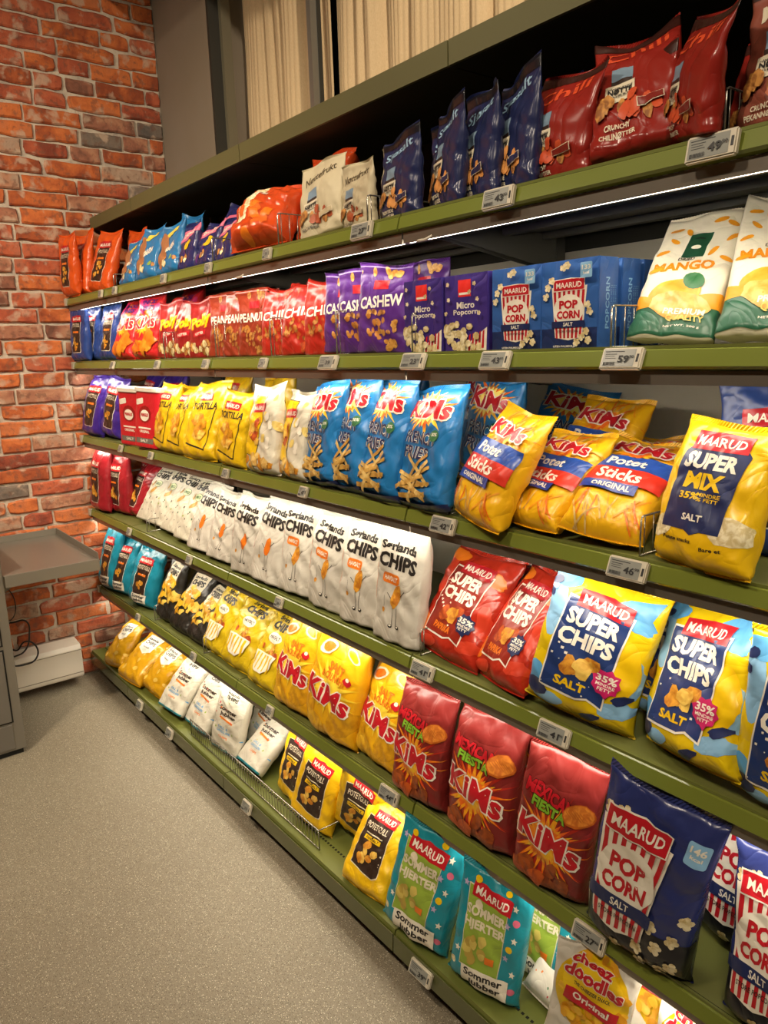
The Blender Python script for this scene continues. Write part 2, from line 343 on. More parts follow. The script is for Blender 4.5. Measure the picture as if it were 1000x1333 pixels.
# ------------------------------------------------------------------ printed designs
TXT = {}
def text2d(s, weight):
    key = (s, weight)
    if key in TXT: return TXT[key]
    cu = bpy.data.curves.new('t', 'FONT'); cu.body = s; cu.resolution_u = 2; cu.offset = weight; cu.dimensions = '2D'; cu.fill_mode = 'BOTH'
    ob = bpy.data.objects.new('t', cu); me = bpy.data.meshes.new_from_object(ob)
    V = [(v.co.x, v.co.y) for v in me.vertices]; F = [tuple(p.vertices) for p in me.polygons]
    bpy.data.objects.remove(ob); bpy.data.curves.remove(cu); bpy.data.meshes.remove(me)
    x0 = min(v[0] for v in V); x1 = max(v[0] for v in V); y0 = min(v[1] for v in V); y1 = max(v[1] for v in V)
    V = [((x - x0) / (x1 - x0) - .5, (y - y0) / (y1 - y0) - .5) for x, y in V]
    TXT[key] = (V, F); return TXT[key]
class Design:
    """flat artwork in metres on a panel w x h; u runs -1..1 across, v runs 0..1 up"""
    def __init__(s, w, h): s.w = w; s.h = h; s.L = []; s.bbs = []
    def _put(s, V, F, u, v, rot, m):
        c, n = cos(radians(rot)), sin(radians(rot)); cx, cz = u * s.w / 2, v * s.h
        Q = [(cx + x * c - z * n, cz + x * n + z * c) for x, z in V]; bb = (min(q[0] for q in Q), max(q[0] for q in Q), min(q[1] for q in Q), max(q[1] for q in Q))
        lv = 0
        for b2, l2 in s.bbs:
            if l2 >= lv and bb[0] < b2[1] and bb[1] > b2[0] and bb[2] < b2[3] and bb[3] > b2[2]: lv = l2 + 1
        s.bbs.append((bb, lv)); s.L.append((Q, F, m)); return s
    def text(s, t, u, v, w, h, m, rot=0, weight=.025, shear=0, outline=None):
        V, F = text2d(t, min(weight, .046)); V = [(x * w * s.w + shear * y * h * s.h, y * h * s.h) for x, y in V]
        weight = min(weight, .046)
        if outline:
            V2, F2 = text2d(t, min(.08, weight + .035)); k = outline[2]
            s._put([(x * (w + k) * s.w + shear * y * h * s.h, y * (h + k * .5) * s.h) for x, y in V2], F2, u, v, rot, outline[0])
        return s._put(V, F, u, v, rot, m)
    def poly(s, P, m, u=0, v=0, rot=0):            # P in (fraction of width, fraction of height) about u,v
        V = [(x * s.w, z * s.h) for x, z in P]; return s._put(V, [tuple(range(len(V)))], u, v, rot, m)
    def rect(s, u, v, w, h, m, rot=0, r=0):
        if not r: return s.poly([(-w/2, -h/2), (w/2, -h/2), (w/2, h/2), (-w/2, h/2)], m, u, v, rot)
        P = []; rx = r; rz = r * s.w / s.h
        for cx, cz, a0 in ((w/2 - rx, -h/2 + rz, -90), (w/2 - rx, h/2 - rz, 0), (-w/2 + rx, h/2 - rz, 90), (-w/2 + rx, -h/2 + rz, 180)):
            for i in range(4): a = radians(a0 + 30 * i); P.append((cx + rx * cos(a), cz + rz * sin(a)))
        return s.poly(P, m, u, v, rot)
    def ell(s, u, v, w, h, m, rot=0, n=16, jag=0, seed=0):
        r = random.Random(seed); return s.poly([(w/2 * cos(2*pi*i/n) * (1 + r.uniform(-jag, jag)), h/2 * sin(2*pi*i/n) * (1 + r.uniform(-jag, jag))) for i in range(n)], m, u, v, rot)
    def burst(s, u, v, w, h, n, inner, m, rot=0, seed=0, var=0):
        r = random.Random(seed); P = []
        for i in range(2 * n):
            k = (1 + r.uniform(-var, var)) if i % 2 == 0 else inner; P.append((w/2 * k * cos(pi * i / n), h/2 * k * sin(pi * i / n)))
        V = [(x * s.w, z * s.h) for x, z in P] + [(0, 0)]; c = len(P)
        return s._put(V, [(i, (i + 1) % c, c) for i in range(c)], u, v, rot, m)
    def blobs(s, u, v, w, h, n, size, mats, seed, asp=.7, jag=.15, k=9):
        r = random.Random(seed)
        for i in range(n):
            a = r.uniform(0, 2*pi); q = r.random() ** .5
            z = size * r.uniform(.75, 1.25)
            s.ell(u + w * q * cos(a), v + h/2 * q * sin(a), z, z * asp * s.w / s.h, mats[i % len(mats)], r.uniform(0, 180), k, jag, r.randrange(999))
        return s
    def corn(s, u, v, size, m1, m2, seed=0):
        r = random.Random(seed)
        for i in range(5):
            a = 2 * pi * i / 5 + r.uniform(-.3, .3); s.ell(u + size * .75 * cos(a), v + size * .38 * sin(a) * s.w / s.h, size * .62, size * .55 * s.w / s.h, (m1, m2)[i == 2], 0, 8, .12, r.randrange(99))
        return s.ell(u, v, size * .6, size * .5 * s.w / s.h, m1, 0, 8, .1, 3)
def cut(tri, xs, zs):
    """split flat artwork along the grid of the panel so that it can follow the bag's surface"""
    V, F, m = tri; bm = bmesh.new(); vs = [bm.verts.new((x, z, 0)) for x, z in V]
    for f in F:
        try: bm.faces.new([vs[i] for i in f])
        except ValueError: pass
    big = [f for f in bm.faces if len(f.verts) > 4]
    if big: bmesh.ops.triangulate(bm, faces=big)
    x0, x1 = min(p[0] for p in V), max(p[0] for p in V); z0, z1 = min(p[1] for p in V), max(p[1] for p in V)
    for ax, cs, lo, hi in ((0, xs, x0, x1), (1, zs, z0, z1)):
        for c in cs:
            if lo + 1e-5 < c < hi - 1e-5:
                co = (c, 0, 0) if ax == 0 else (0, c, 0); no = (1, 0, 0) if ax == 0 else (0, 1, 0)
                bmesh.ops.bisect_plane(bm, geom=bm.verts[:] + bm.edges[:] + bm.faces[:], plane_co=co, plane_no=no, dist=1e-7)
    bm.normal_update()
    for f in bm.faces:
        if f.normal.z < 0: f.normal_flip()
    bm.verts.index_update()
    out = ([(v.co.x, v.co.y) for v in bm.verts], [tuple(v.index for v in f.verts) for f in bm.faces], m); bm.free(); return out

NU, NV = 28, 36
US = [sin(pi/2 * (-1 + 2 * i / NU)) * .6 + .4 * (-1 + 2 * i / NU) for i in range(NU + 1)]
VS = [j / NV for j in range(NV + 1)]
def shape(kind, w, h, d, seed):
    r = random.Random(seed); ph = [r.uniform(0, 6.28) for _ in range(8)]; so = Vector((r.uniform(-9, 9), r.uniform(-9, 9), r.uniform(-9, 9)))
    bend = r.uniform(-.012, .022)
    CL = []
    for _ in range(22):
        cx = r.uniform(-.5, .5) * w; cz = r.choice((r.uniform(.05, .35), r.uniform(.6, .95), r.uniform(.1, .9))) * h; a = r.uniform(0, pi)
        CL.append((cx, cz, cos(a), sin(a), r.uniform(.015, .05), r.choice((-1, 1, -1)) * r.uniform(.0012, .0032), r.uniform(.005, .009), r.choice((1, -1))))
    def P(u, v, side):
        z = v * h
        if kind in ('pillow', 'crumple'):
            f = (1 - exp(-v / .035)) * (1 - exp(-(1 - v) / .20)) * (1.06 - .22 * v); a = w/2 * (1 - .09 * f); b = max(.0012, d/2 * f); e = .58; amp = 1 if kind == 'pillow' else 2.4
        elif kind == 'pouch':
            f = (.62 + .38 * (1 - exp(-v / .12))) * (1 - exp(-max(0, .93 - v) / .28)); a = w/2 * (1 - .05 * f * (v > .1)); b = max(.0012, d/2 * f); e = .62; amp = .75
        elif kind == 'block':
            f = (.85 + .15 * (1 - exp(-v / .1))) * (1 - exp(-(1 - v) / .13)); a = w/2 * (1 - .04 * f); b = max(.0012, d/2 * f); e = .5; amp = .8
        elif kind == 'tub':
            a = w/2; b = d/2; e = .45; amp = 0
        y = -side * b * max(0, 1 - abs(u) ** (2 / e)) ** (e / 2)
        x = a * u
        if amp:
            env = min(1, b / .010) * amp * 1.15
            wr = .0055 * exp(-(1 - v) / .13) * sin(9 * u + ph[0] + 1.5 * side) + .0025 * exp(-(1 - v) / .22) * sin(17 * u + ph[1])
            wr += .0045 * exp(-v / .10) * sin(8 * u + ph[2]) + .003 * exp(-(1 - abs(u)) / .22) * sin(21 * v + ph[3] + u * 2)
            q = Vector((x * 9, z * 9, side * 3.0)) + so
            wr += .006 * noise.noise(q)
            q2 = Vector((x * 17 + 5 * v, z * 13, side * 5.0)) + so
            wr += .0045 * (abs(noise.noise(q2)) * -2 + .5)
            q3 = Vector((x * 34, z * 26 + 4 * x, side * 7.0)) + so
            wr += .0016 * (abs(noise.noise(q3)) * -2 + .5)
            for ax, az, ca, sa, ln, am, sg, sd in CL:
                if sd != side: continue
                dx = x - ax; dz = z - az; p1 = dx * ca + dz * sa; p2 = -dx * sa + dz * ca
                if abs(p1) < ln * 2 and abs(p2) < sg * 3: wr += am * exp(-(p1 / ln) ** 2 - (p2 / sg) ** 2)
            y -= side * wr * env * (1 - .35 * abs(u))
            y += bend * v ** 4 + .006 * (v ** 3) * sin(3 * u + ph[4])
            z += .006 * (v ** 6) * sin(2.2 * u + ph[5]) + (.004 * abs(u) ** 3 * v ** 8)
            if kind == 'pillow': z += .006 * (1 - v) ** 8 * (1 - abs(u) ** 2) * -1
            x += .004 * sin(5 * v + ph[6]) * v
        return Vector((x, y, z))
    return P
def pack_mesh(name, kind, w, h, d, seed, body, design, side_design=None):
    P = shape(kind, w, h, d * .86, seed); n = NU + 1
    V = []; F = []
    for j in range(NV + 1):
        for i in range(NU + 1): V.append(P(US[i], VS[j], 1))
    nf = len(V)
    for j in range(NV + 1):
        for i in range(1, NU): V.append(P(US[i], VS[j], -1))
    def fr(i, j): return j * n + i
    def bk(i, j): return fr(i, j) if i in (0, NU) else nf + j * (NU - 1) + i - 1
    for j in range(NV):
        for i in range(NU):
            F.append((fr(i, j), fr(i+1, j), fr(i+1, j+1), fr(i, j+1))); F.append((bk(i+1, j), bk(i, j), bk(i, j+1), bk(i+1, j+1)))
    for j, fl in ((0, 1), (NV, 0)):
        for i in range(NU):
            q = [fr(i, j), bk(i, j), bk(i+1, j), fr(i+1, j)]; q = [x for k, x in enumerate(q) if x not in q[:k]]
            if len(q) > 2: F.append(tuple(q if fl else q[::-1]))
    me = bpy.data.meshes.new(name); me.from_pydata([tuple(p) for p in V], [], F); me.update()
    N = [v.normal.copy() for v in me.vertices]; bpy.data.meshes.remove(me)
    mats = [body]; MI = [0] * len(F)
    xs = [u * w / 2 for u in US]; zs = [v * h for v in VS]
    import bisect as bs
    def samp(x, z):
        x = min(max(x, xs[0]), xs[-1]); z = min(max(z, 0), h)
        i = min(NU - 1, max(0, bs.bisect_right(xs, x) - 1)); j = min(NV - 1, max(0, bs.bisect_right(zs, z) - 1))
        s = (x - xs[i]) / (xs[i+1] - xs[i]); t = (z - zs[j]) / (zs[j+1] - zs[j])
        k = (fr(i, j), fr(i+1, j), fr(i, j+1), fr(i+1, j+1)); wt = ((1-s)*(1-t), s*(1-t), (1-s)*t, s*t)
        p = Vector(); nn = Vector()
        for a, b in zip(k, wt): p += V[a] * b; nn += N[a] * b
        return p, nn.normalized()
    key = (id(design),)
    if not hasattr(design, 'cutted'): design.cutted = [cut(t, xs[1:-1], zs[1:-1]) for t in design.L]
    for li, (dv, df, m) in enumerate(design.cutted):
        if m not in mats: mats.append(m)
        mi = mats.index(m); k0 = len(V); off = .0006 + .0005 * design.bbs[li][1]
        for x, z in dv:
            p, nn = samp(x, z); V.append(p + nn * off); N.append(nn)
        for f in df: F.append(tuple(k0 + i for i in f)); MI.append(mi)
    me = bpy.data.meshes.new(name); me.from_pydata([tuple(p) for p in V], [], F)
    for m in mats: me.materials.append(m)
    me.polygons.foreach_set('material_index', MI); me.polygons.foreach_set('use_smooth', [True] * len(F)); me.update()
    # artwork faces must look outward
    me.normals_split_custom_set_from_vertices([tuple(x) for x in N])
    seals = []
    if kind != 'tub':
        for nm, v, dz, hh in (('top_seal', 1.0, 1, .011 if kind != 'pouch' else .006), ('bottom_seal', 0.0, -1, .005)):
            if kind in ('pouch', 'block') and nm == 'bottom_seal': continue
            sv = []; sf = []; K = 60
            for i in range(K + 1):
                u = -1 + 2 * i / K; p = P(u, v, 1); q = P(u, v, -1); p = (p + q) / 2
                for k in range(4):
                    sv.append((p.x, p.y + (.0007 if (i + k) % 2 else -.0007) + (.004 * sin(4 * u + seed) * k / 3 if dz > 0 else 0), p.z + dz * hh * k / 3 - (dz * .0015)))
            for i in range(K):
                for k in range(3): a = i * 4 + k; sf.append((a, a + 4, a + 5, a + 1))
            sm = bpy.data.meshes.new(nm); sm.from_pydata(sv, [], sf); sm.update()
            seals.append((nm, sm))
    return me, seals
# ------------------------------------------------------------------ inks
WH = foil('#e6dfcd', .42); CR_ = foil('#d8cdb2', .5); RED = foil('#b81c26', .3); DRED = foil('#8e1c1c', .3); BLK = foil('#1d1915', .45)
NVY = foil('#222c56', .32); YEL = foil('#e2b90f', .3); ORG = foil('#e2761d', .32); BRN = foil('#33231a', .4); GRN = foil('#2c6a3c', .4); LIME = foil('#8fa83c', .4)
LBL = foil('#86b4d6', .35); SKY = foil('#5a9fd0', .35); MAG = foil('#c02060', .35); GRY = foil('#6c675d', .5); PNK = foil('#d86a86', .35)
TEA = foil('#1f8796', .28); VIO = foil('#4a2470', .3)
CHIP = foil('#d99a2c', .5, hex2='#b8701c', scale=70); CHIPL = foil('#e8c25a', .5, hex2='#d09a38', scale=60); NUT = foil('#c98d44', .5, hex2='#8a5426', scale=80)
CORN = foil('#efe3bd', .55, hex2='#cdb984', scale=90); CORN2 = foil('#e3d3a2', .55, hex2='#bda56c', scale=90)
PAP = foil('#c4581c', .45, hex2='#96380f', scale=60); FRY = foil('#c99f4e', .45, hex2='#a67a32', scale=50); FRY2 = foil('#e0bf74', .45, hex2='#bf9448', scale=50)
FIRE = foil('#f0c020', .35, hex2='#e0641a', scale=26); FIRE2 = foil('#e8501c', .35, hex2='#f0a01c', scale=30)
def banner(d, u, v, w, h, rot=0, word='MAARUD', edge=None):
    if edge: d.poly([(-w/2-.012, -h/2-.01), (w/2+.012, -h/2-.006), (w/2+.012, h/2+.006), (w*.08, h/2+.022), (-w/2-.012, h/2+.008)], edge, u, v, rot)
    d.poly([(-w/2, -h/2), (w/2, -h/2), (w/2, h/2), (w*.1, h/2+.012), (-w/2, h/2)], RED, u, v, rot)
    return d.text(word, u, v, w * .84, h * .55, WH, rot, .02)
D_ = {}
def new(k, w, h): D_[k] = Design(w, h); return D_[k]
# crisp bags with a dark picture panel, in several colours
def gull(key, base_txt, panel, word, extra=None):
    d = new(key, .19, .27)
    d.rect(0, .47, .52, .66, WH, r=.04); d.rect(0, .47, .49, .64, panel, r=.035)
    banner(d, 0, .78, .56, .11)
    d.text(word, 0, .66, .42, .07, CR_ if panel is BRN else WH, weight=.01); d.rect(0, .53, .3, .035, ORG)
    d.blobs(0, .33, .34, .24, 9, .13, [CHIP, CHIPL, CHIP], sum(map(ord, key)) % 97)
    if extra: extra(d)
    return d
gull('orangegull', None, BRN, 'POTETGULL'); gull('navygull', None, BRN, 'POTETGULL'); gull('darkred', None, BRN, 'POTETGULL'); gull('purple', None, BRN, 'POTETGULL')
def somm(d): d.rect(.05, .13, .6, .14, WH, 4); d.text('Sommer', .02, .16, .5, .055, BLK, 4, .03); d.text('jubber', .1, .10, .42, .05, BLK, 4, .03); d.blobs(0, .4, 1.6, .9, 5, .04, [WH, YEL, ORG], 4)
gull('tealgull', None, BRN, 'POTETGULL', somm)
d = new('yellowgull', .19, .27); d.poly([(-.3, -.28), (.22, -.34), (.34, -.3), (.3, .3), (-.3, .3)], CR_, -.05, .5); d.poly([(-.29, -.27), (.21, -.33), (.33, -.29), (.29, .29), (-.29, .29)], BRN, -.05, .5)
banner(d, .1, .82, .48, .12, -4); d.text('POTETGULL', -.05, .69, .46, .07, CR_, 0, .01); d.rect(-.05, .6, .4, .012, CR_); d.rect(-.05, .55, .38, .05, YEL); d.text('HAVSALT', -.05, .55, .3, .03, BRN); d.blobs(-.05, .38, .4, .2, 7, .17, [CHIP, CHIPL], 5)
# mustard gold bags
d = new('mustard', .19, .26); d.blobs(0, .3, 1.5, .5, 14, .14, [foil('#d8b04a', .4), foil('#c08c18', .4)], 8); d.poly([(-.26, -.12), (0, -.2), (.26, -.12), (.28, .2), (-.28, .2)], WH, 0, .72)
d.text('Sørlands', 0, .84, .42, .06, BLK, 0, .03); d.text('CHIPS', 0, .76, .44, .08, BLK, 0, .04); d.text('havsalt', 0, .66, .26, .04, GRY)
# white summer bags
d = new('whitesommer', .18, .26); d.text('Sørlands', 0, .92, .4, .045, BLK, 0, .03); d.text('CHIPS', .05, .86, .4, .055, BLK, 0, .04)
d.text('Sommer', 0, .66, .62, .075, BRN, 0, .04); d.text('jubber', .05, .57, .54, .08, BRN, 0, .04); d.rect(0, .5, .46, .03, ORG, -6)
d.text('DILL &', -.1, .36, .34, .04, SKY, 0, .02); d.text('GRESSLØK', -.05, .30, .46, .04, SKY, 0, .02); d.text('CHIPS', 0, .22, .3, .035, ORG, 0, .02)
d.blobs(0, .5, 1.8, .95, 26, .045, [LIME, ORG, SKY, PNK, YEL, RED], 12); d.rect(0, .015, 1.9, .03, TEA)
# teal summer hearts
d = new('tealhjerter', .19, .26); d.poly([(-.29, -.34), (.27, -.36), (.31, .34), (-.27, .36)], CR_, -.12, .53, 3); d.poly([(-.28, -.33), (.26, -.35), (.30, .33), (-.26, .35)], LIME, -.12, .53, 3)
banner(d, -.03, .84, .56, .12, -3, edge=None); d.ell(-.36, .74, .11, .08, CR_); d.text('SOMMER-', -.08, .69, .58, .085, CR_, 3, .04); d.text('HJERTER', -.1, .57, .58, .095, CR_, 3, .04)
d.blobs(-.14, .36, .42, .22, 12, .12, [foil('#c9b45a', .45), foil('#b39a44', .45)], 3, asp=.9); d.rect(.18, .33, .12, .06, ORG, 5)
for u, v, k in ((.62, .86, 0), (.5, .7, 1), (.72, .6, 0), (.56, .42, 1), (.8, .3, 0), (-.75, .3, 0), (-.8, .86, 1)):
    d.burst(u, v, .09, .09 * .73, 5, .45, WH if k == 0 else foil('#b8a6c8', .4), 20)
for u, v, m in ((.62, .51, YEL), (.7, .75, PNK), (-.85, .16, CORN), (.35, .94, YEL), (.85, .15, PNK), (-.5, .93, YEL)): d.ell(u, v, .09, .06, m); 
d.rect(.12, .13, .66, .17, WH, 4); d.text('Sommer', .08, .17, .54, .065, BLK, 4, .03); d.text('jubber', .16, .095, .46, .065, BLK, 4, .03)
# cheese puffs
d = new('cheez', .18, .26); d.ell(0, .66, .9, .66, YEL, n=28); d.blobs(0, .66, .95, .62, 30, .12, [foil('#e8a820', .4), foil('#f0bc30', .4), foil('#d89418', .4)], 66); d.ell(0, .74, .74, .38, foil('#ecc41c', .4), n=24); d.blobs(0, .44, .66, .22, 26, .12, [foil('#e8a820', .4), foil('#f0bc30', .4), foil('#d89418', .4)], 6)
d.text('cheez', -.1, .9, .5, .07, RED, -6, .04, outline=(WH, .06, .03)); d.text('doodles', 0, .8, .72, .10, RED, -6, .04, outline=(WH, .06, .03)); d.text('THE CHEEZIER SNACK', 0, .71, .46, .03, BRN, -4)
d.rect(.02, .61, .66, .1, RED, -6); d.text('Original', .02, .61, .46, .065, WH, -6, .03)
d.blobs(0, .12, 1.7, .2, 12, .035, [RED, ORG, GRN], 9)
# black and yellow
d = new('blackyellow', .17, .26); d.rect(0, .76, .62, .42, CR_, r=.04); d.text('Sørlands', 0, .9, .46, .06, BLK, 0, .03); d.text('CHIPS', 0, .8, .52, .1, BLK, 0, .05); d.text('SOUR CREAM', 0, .68, .44, .035, GRY)
d.blobs(-.1, .46, 1.1, .5, 36, .2, [foil('#d8ab20', .4), foil('#e0bc50', .4), foil('#c08a14', .4)], 21, jag=.3)
for i in range(9): d.rect(-.8 + .2 * i, .13, .012, .2, foil('#3a3630', .4))
# yellow with a striped bowl
d = new('bowl', .19, .26); d.text('Sørlands', 0, .93, .5, .07, BLK, -3, .035); d.text('CHIPS', .04, .82, .6, .12, BLK, -3, .06); d.ell(0, .65, .42, .15, WH, 0, 14, .05); d.text('HAVSALT', 0, .655, .32, .05, BLK, 0, .02)
d.blobs(0, .46, .56, .2, 20, .13, [CHIP, CHIPL, PAP], 31); d.poly([(-.34, .12), (.34, .12), (.28, -.06), (.13, -.15), (-.13, -.15), (-.28, -.06)], WH, 0, .3)
for i in range(5): d.poly([(-.025, .1), (.03, .1), (.02, -.12), (-.015, -.12)], YEL, -.48 + .24 * i, .3)
# golden with red lettering
def fire_word(d, v, w, h, rot=-5, word='KiMs', u=0): d.text(word, u, v, w, h, RED, rot, .032, outline=(WH, .13, .05))
d = new('kimssalt', .21, .27); d.blobs(-.1, .2, .9, .3, 5, .42, [foil('#d8a018', .4, hex2='#c48a14', scale=50), foil('#e2b028', .4, hex2='#cc9418', scale=50)], 17); d.burst(0, .5, .9, .5, 16, .5, foil('#f2cf3a', .35), var=.2, seed=2)
d.text('SALT', .1, .72, .34, .09, ORG, 0, .05); d.text('& CRUNCHY', .1, .63, .5, .07, ORG, 0, .04); d.ell(-.5, .86, .3, .13, CR_, 20, 14, .1); d.ell(-.5, .86, .22, .09, ORG, 20, 12, .1); d.ell(.5, .9, .3, .1, CR_, -20, 14, .1); d.ell(.5, .9, .24, .07, YEL, -20); d.ell(.62, .66, .14, .08, RED, 0, 10, .2); d.ell(.62, .68, .07, .04, WH)
fire_word(d, .44, .86, .2)
# brick red with fire
d = new('mexican', .2, .27); d.burst(-.05, .4, 1.1, .72, 26, .42, foil('#a8281a', .35), var=.25, seed=5); d.burst(-.05, .4, .95, .6, 24, .45, FIRE2, var=.3, seed=6); d.burst(-.05, .4, .78, .46, 20, .5, FIRE, var=.25, seed=7)
d.text('MEXICAN', -.15, .73, .66, .095, RED, -5, .05, outline=(foil('#4a1410', .4), .09, .02)); d.text('FIESTA', -.1, .645, .48, .075, foil('#7fae2e', .35), -5, .05, outline=(foil('#2a2410', .4), .09, .02))
d.ell(.62, .70, .36, .17, foil('#b85a14', .5), 18, 18, .06, 4); d.ell(.62, .705, .33, .15, foil('#d8852c', .5, hex2='#b8601a', scale=60), 18, 18, .06, 4)
for i in range(7): d.rect(.40 + .07 * i, .705 + .006 * (i - 3), .008, .11 - .018 * abs(i - 3), foil('#b8651c', .5), 60)
fire_word(d, .42, .84, .19, -6); d.blobs(-.2, .13, .7, .22, 9, .24, [PAP, foil('#a04c18', .5, hex2='#7c3410', scale=50)], 41)
# popcorn, bag and boxes
def tub_print(d, u, v, w, h, big=True, rot=0):
    asp = d.w / d.h
    c, s_ = cos(radians(rot)), sin(radians(rot))
    def at(dx, dv): return (u + 2 * (dx * c - dv / asp * s_), v + (dx * s_ * asp + dv * c))
    d.poly([(-w/2*.96, h/2), (w/2*.96, h/2), (w/2*.74, -h/2), (0, -h*.56), (-w/2*.74, -h/2)], WH, u, v, rot)
    n = 7
    for i in range(n):
        t = -.86 + 1.72 * i / (n - 1); x1 = t * w/2 * .93; x0 = t * w/2 * .74; k = w * .034
        d.poly([(x0 - k*.8, -h/2 - .01), (x0 + k*.8, -h/2 - .01), (x1 + k, h/2), (x1 - k, h/2)], RED, u, v, rot)
    p = at(0, .04 * h); d.ell(p[0], p[1], w * .82, h * .62, WH, rot, 22, .03)
    p = at(0, h * .53); banner(d, p[0], p[1], w * .82, h * .2, rot, edge=WH)
    p = at(0, h * .15); d.text('POP', p[0], p[1], w * .5, h * .17, RED, rot, .05); p = at(0, -.05 * h); d.text('CORN', p[0], p[1], w * .62, h * .16, RED, rot, .05)
    p = at(0, -.24 * h); d.rect(p[0], p[1], w * .9, h * .13, NVY, rot); d.text('SALT', p[0], p[1], w * .26, h * .075, WH, rot, .02)
    p = at(0, -.38 * h); d.text('STORE POPCORN', p[0], p[1], w * .56, h * .05, BLK, rot, .01)
d = new('popbag', .2, .29); d.rect(0, .14, 1.98, .26, foil('#15151c', .3)); 
for i, (u, v) in enumerate(((-.8, .82), (-.72, .74), (-.55, .85), (.1, .12), (.0, .2), (.2, .05), (.45, .2), (.3, .3), (.7, .28), (.75, .12), (.55, .06), (.85, .42), (-.3, .06))): d.corn(u, v, .09, CORN, CORN2, i)
tub_print(d, -.27, .48, .66, .6, rot=-2)
d.rect(.72, .82, .18, .13, LBL, 0, .02); d.text('146', .72, .845, .13, .04, WH); d.text('kcal', .72, .80, .1, .02, WH)
d = new('popbox', .117, .143); d.rect(0, .5, 1, 1, foil('#2f5a9c', .35)); d.rect(0, .12, 1, .25, foil('#1c2c58', .35)); tub_print(d, 0, .43, .66, .58)
for i, (u, v) in enumerate(((-.75, .72), (-.6, .8), (-.8, .62), (.7, .5), (.8, .42), (.55, .14), (.7, .2), (.8, .1), (.4, .08), (-.1, .93), (.05, .95))): d.corn(u, v, .09, CORN, CORN2, i)
d.rect(.72, .88, .2, .17, LBL, 0, .02); d.text('133', .72, .91, .15, .05, WH); d.text('kcal', .72, .85, .1, .03, WH); d.text('UTEN PALMEOLJE', 0, .035, .4, .03, WH)
d = new('microbox', .117, .143); d.rect(0, .5, 1, 1, foil('#3a2a78', .35)); d.rect(-.05, .84, .3, .22, foil('#dc2a22', .4)); d.rect(-.05, .77, .26, .03, WH)
d.text('Micro', 0, .62, .42, .09, WH, 0, .02); d.text('Popcorn', 0, .52, .58, .09, WH, 0, .02)
d.poly([(-.15, -.2), (.48, -.2), (.5, .12), (.2, -.02)], WH, 0, .2); 
for i in range(5): d.poly([(-.02, -.17), (.03, -.17), (.05, .07 - .0 * i), (.01, .05)], RED, .15 + .16 * i, .17 + .012 * i)
for i in range(40):
    r_ = random.Random(i * 7 + 1); d.ell(-.25 + r_.uniform(-.7, .95), .23 + r_.uniform(-.2, .14) + .0 , .14, .10, (CORN, CORN2)[i % 2], 0, 7, .15, i)
for i, (u, v) in enumerate(((-.75, .9), (-.7, .7), (-.82, .52), (.55, .88), (.7, .68), (.35, .78), (.8, .5))): d.corn(u, v, .06, CORN, CORN2, i)
# white bags, black hand lettering
def sorl(key, badge, seed, chipm):
    d = new(key, .165, .26)
    if key == 'greensorl':
        d.text('Sørlands', -.05, .93, .6, .06, BLK, -4, .035); d.text('CHIPS', 0, .84, .66, .1, BLK, -4, .06)
        d.ell(.05, .68, .34, .13, GRN, 0, 14); d.ell(.05, .68, .31, .118, foil('#c8d0a0', .5)); d.text('ØKO', .05, .68, .22, .05, GRN, 0, .03)
        d.ell(-.15, .55, .34, .08, chipm, 35); d.ell(-.4, .68, .2, .05, FRY, 60)
        d.blobs(0, .38, 1.1, .26, 9, .06, [GRN, LIME, BRN], 7); d.blobs(0, .15, .9, .1, 4, .04, [BLK, GRY], 8)
    else:
        d.text('Sørlands', -.02, .86, .70, .085, BLK, -5, .045); d.text('CHIPS', 0, .73, .78, .135, BLK, -5, .07)
        if badge: d.rect(-.2, .575, .36, .095, badge, -4, .05); d.text('HAVSALT', -.2, .575, .28, .045, WH, -4, .03)
        d.ell(.08, .42, .17, .23, chipm, -14, 14, .07, seed); d.rect(.0, .24, .008, .16, BLK, 3); d.rect(.16, .24, .008, .16, BLK, -3); d.ell(-.06, .15, .08, .035, BLK); d.ell(-.06, .155, .05, .018, WH); d.ell(.22, .15, .08, .035, BLK); d.ell(.22, .155, .05, .018, WH)
        d.rect(.34, .46, .14, .007, BLK, 45); d.rect(-.2, .42, .12, .007, BLK, -35); d.ell(-.42, .28, .06, .05, CHIP, 0, 8, .1); d.rect(-.42, .36, .006, .1, BLK, 6)
        d.rect(-.88, .52, .012, .34, badge or RED)
    return d
sorl('greensorl', GRN, 1, FRY); sorl('sorl', None, 2, ORG); sorl('sorlorange', ORG, 3, CHIP)
